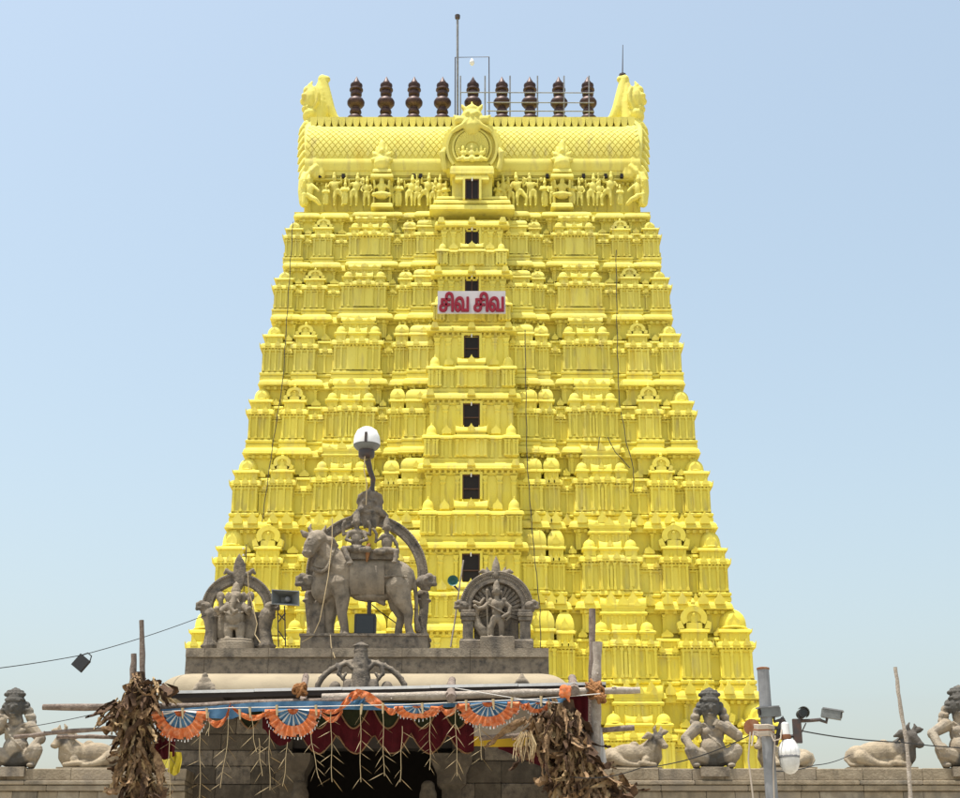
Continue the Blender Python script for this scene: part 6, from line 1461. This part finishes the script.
m = MB(); m.tube([c + Vector((-.02, .03, -.05)), f.p(798, 721, 0)], .018, 8); m.build('mount', M['dark_metal'], q)
t = thing('lantern', 'white ribbed lantern with frosted globe hanging beside the steel pole', 'lantern', tuple(f.p(788.5, 774)))
cx_ = f.p(788.5, 750).x; z = lambda py: P(788, py, YQ).z; s = f.sx
m = MB(); m.lathe(cx_-.03, YQ-.02, [(2.5*s, z(722.5)), (4.2*s, z(724)), (4.4*s, z(729)), (4.8*s, z(733)), (5.0*s, z(737))][::-1], 16); m.build('cap', M['white_paint'], t, 40)
m = MB(); m.lathe(cx_-.03, YQ-.02, [(5.2*s, z(739.5)), (5.6*s, z(738.5)), (5.4*s, z(735))], 16); m.build('collar', M['rust'], t, 40)
for k in range(12):
    m = MB(); n = 8; vs = []; fs = []
    for i in range(n + 1):
        u = i/n; r_ = (5.0 + 5.6*math.sin(math.pi*(.04 + .62*u)))*s
        for a_ in (k, k + .5, k + .96): aa = 2*math.pi*a_/12; rr_ = r_*(1.03 if a_ == k + .5 else .985); vs.append((cx_ + rr_*math.cos(aa), YQ-.02 + rr_*math.sin(aa), z(740 + 17*u)))
    for i in range(n):
        for j in range(2): fs.append((3*i+j, 3*i+j+1, 3*i+4+j, 3*i+3+j))
    m.add(vs, fs); m.build('shade_rib', M['white_paint'], t, 60)
m = MB(); m.lathe(cx_, YQ-.02, [(10.0*s, z(757)), (10.1*s, z(760)), (9.6*s, z(765)), (7.6*s, z(770)), (4.2*s, z(773.3)), (.5*s, z(774.3))][::-1], 20); m.build('globe', M['frosted'], t, 60)
m = MB(); m.lathe(cx_, YQ-.02, [(10.3*s, z(758.2)), (10.6*s, z(757)), (10.3*s, z(755.8))], 20); m.build('rim', M['steel'], t, 60)
m = MB(); m.tube([f.p(786, 723, 0), f.p(783, 716, -2), f.p(782, 722, -2)], .012, 6); m.build('hook', M['dark_metal'], t)

log([(895.5, 667, 22), (900, 705, 22), (907, 745, 22), (911, 800, 22), (912, 990, 22)], [1.9, 2.3], 'leaning_stick', M['pale_wood'], 'thin leaning wooden stick in front of the right bull', 'stick', None, 22, 8, 21)

# ------------------------------------------------------------------ overhead wires
def wire(pts, Y, label, sag=0, r_=.008, mt='cable'):
    m = MB(); q = []
    for i in range(len(pts) - 1):
        for k in range(10):
            u = k/10; x0, y0 = pts[i]; x1, y1 = pts[i+1]; q.append(P(x0 + (x1-x0)*u, y0 + (y1-y0)*u + sag*4*u*(1-u), Y if not hasattr(Y, '__len__') else Y[0] + (Y[1]-Y[0])*(i+u)/(len(pts)-1)))
    q.append(P(*pts[-1], Y if not hasattr(Y, '__len__') else Y[1])); m.tube(q, r_, 5); one(m, 'overhead_wire', M[mt], label, 'wire', 'wires strung in front of the temple')
wire([(-60, 674), (82, 655), (206, 615)], (24, 31.9), 'wire running from the left picture edge up to the hall roof', 2)
wire([(28, 727), (112, 709.5), (140, 700)], (30.8, 27.3), 'wire from the left squatting figure up to the leaf bundle', 1)
wire([(803, 731), (900, 742), (1010, 749)], (19, 24), 'wire from the camera pole running right past the bull head', 2, .009)
wire([(560, 775), (640, 768), (750, 735)], (27.2, 19.1), 'wire slanting from the camera pole down across the squatting figure', 6, .008)
wire([(775, 771), (815, 765), (850, 755)], (19.5, 30.7), 'short wire between the lantern and the right bull', 2, .008)
wire([(455, 688), (520, 699), (560, 703)], (27.0, 26.9), 'thin white string tied along the canopy beam', 0, .008, 'cloth_white')
f = Px(25.5, 82, 662); c = f.p(81, 663); t = thing('wire_box', 'small black box hanging tilted from the wire at left', 'box', tuple(c))
m = MB(); Mr = Matrix.Rotation(R(38), 3, 'Y'); hx_, hz_ = 6.2*f.sx, 7.0*f.sx
vs = [c + Mr @ Vector((x*hx_, y*.05, z_*hz_)) for y in (-1, 1) for x, z_ in ((-1,-1), (1,-1), (1,1), (-1,1))]; m.add(vs, [(0,1,2,3), (7,6,5,4), (0,4,5,1), (1,5,6,2), (2,6,7,3), (3,7,4,0)]); m.build('case', M['black_plastic'], t, 0)
m = MB(); m.tube([c + Mr @ Vector((hx_*.7, 0, hz_*.9)), f.p(90, 661), f.p(91.5, 656), f.p(88, 653), f.p(81, 655.4)], .012, 6); m.build('loop', M['cable'], t)
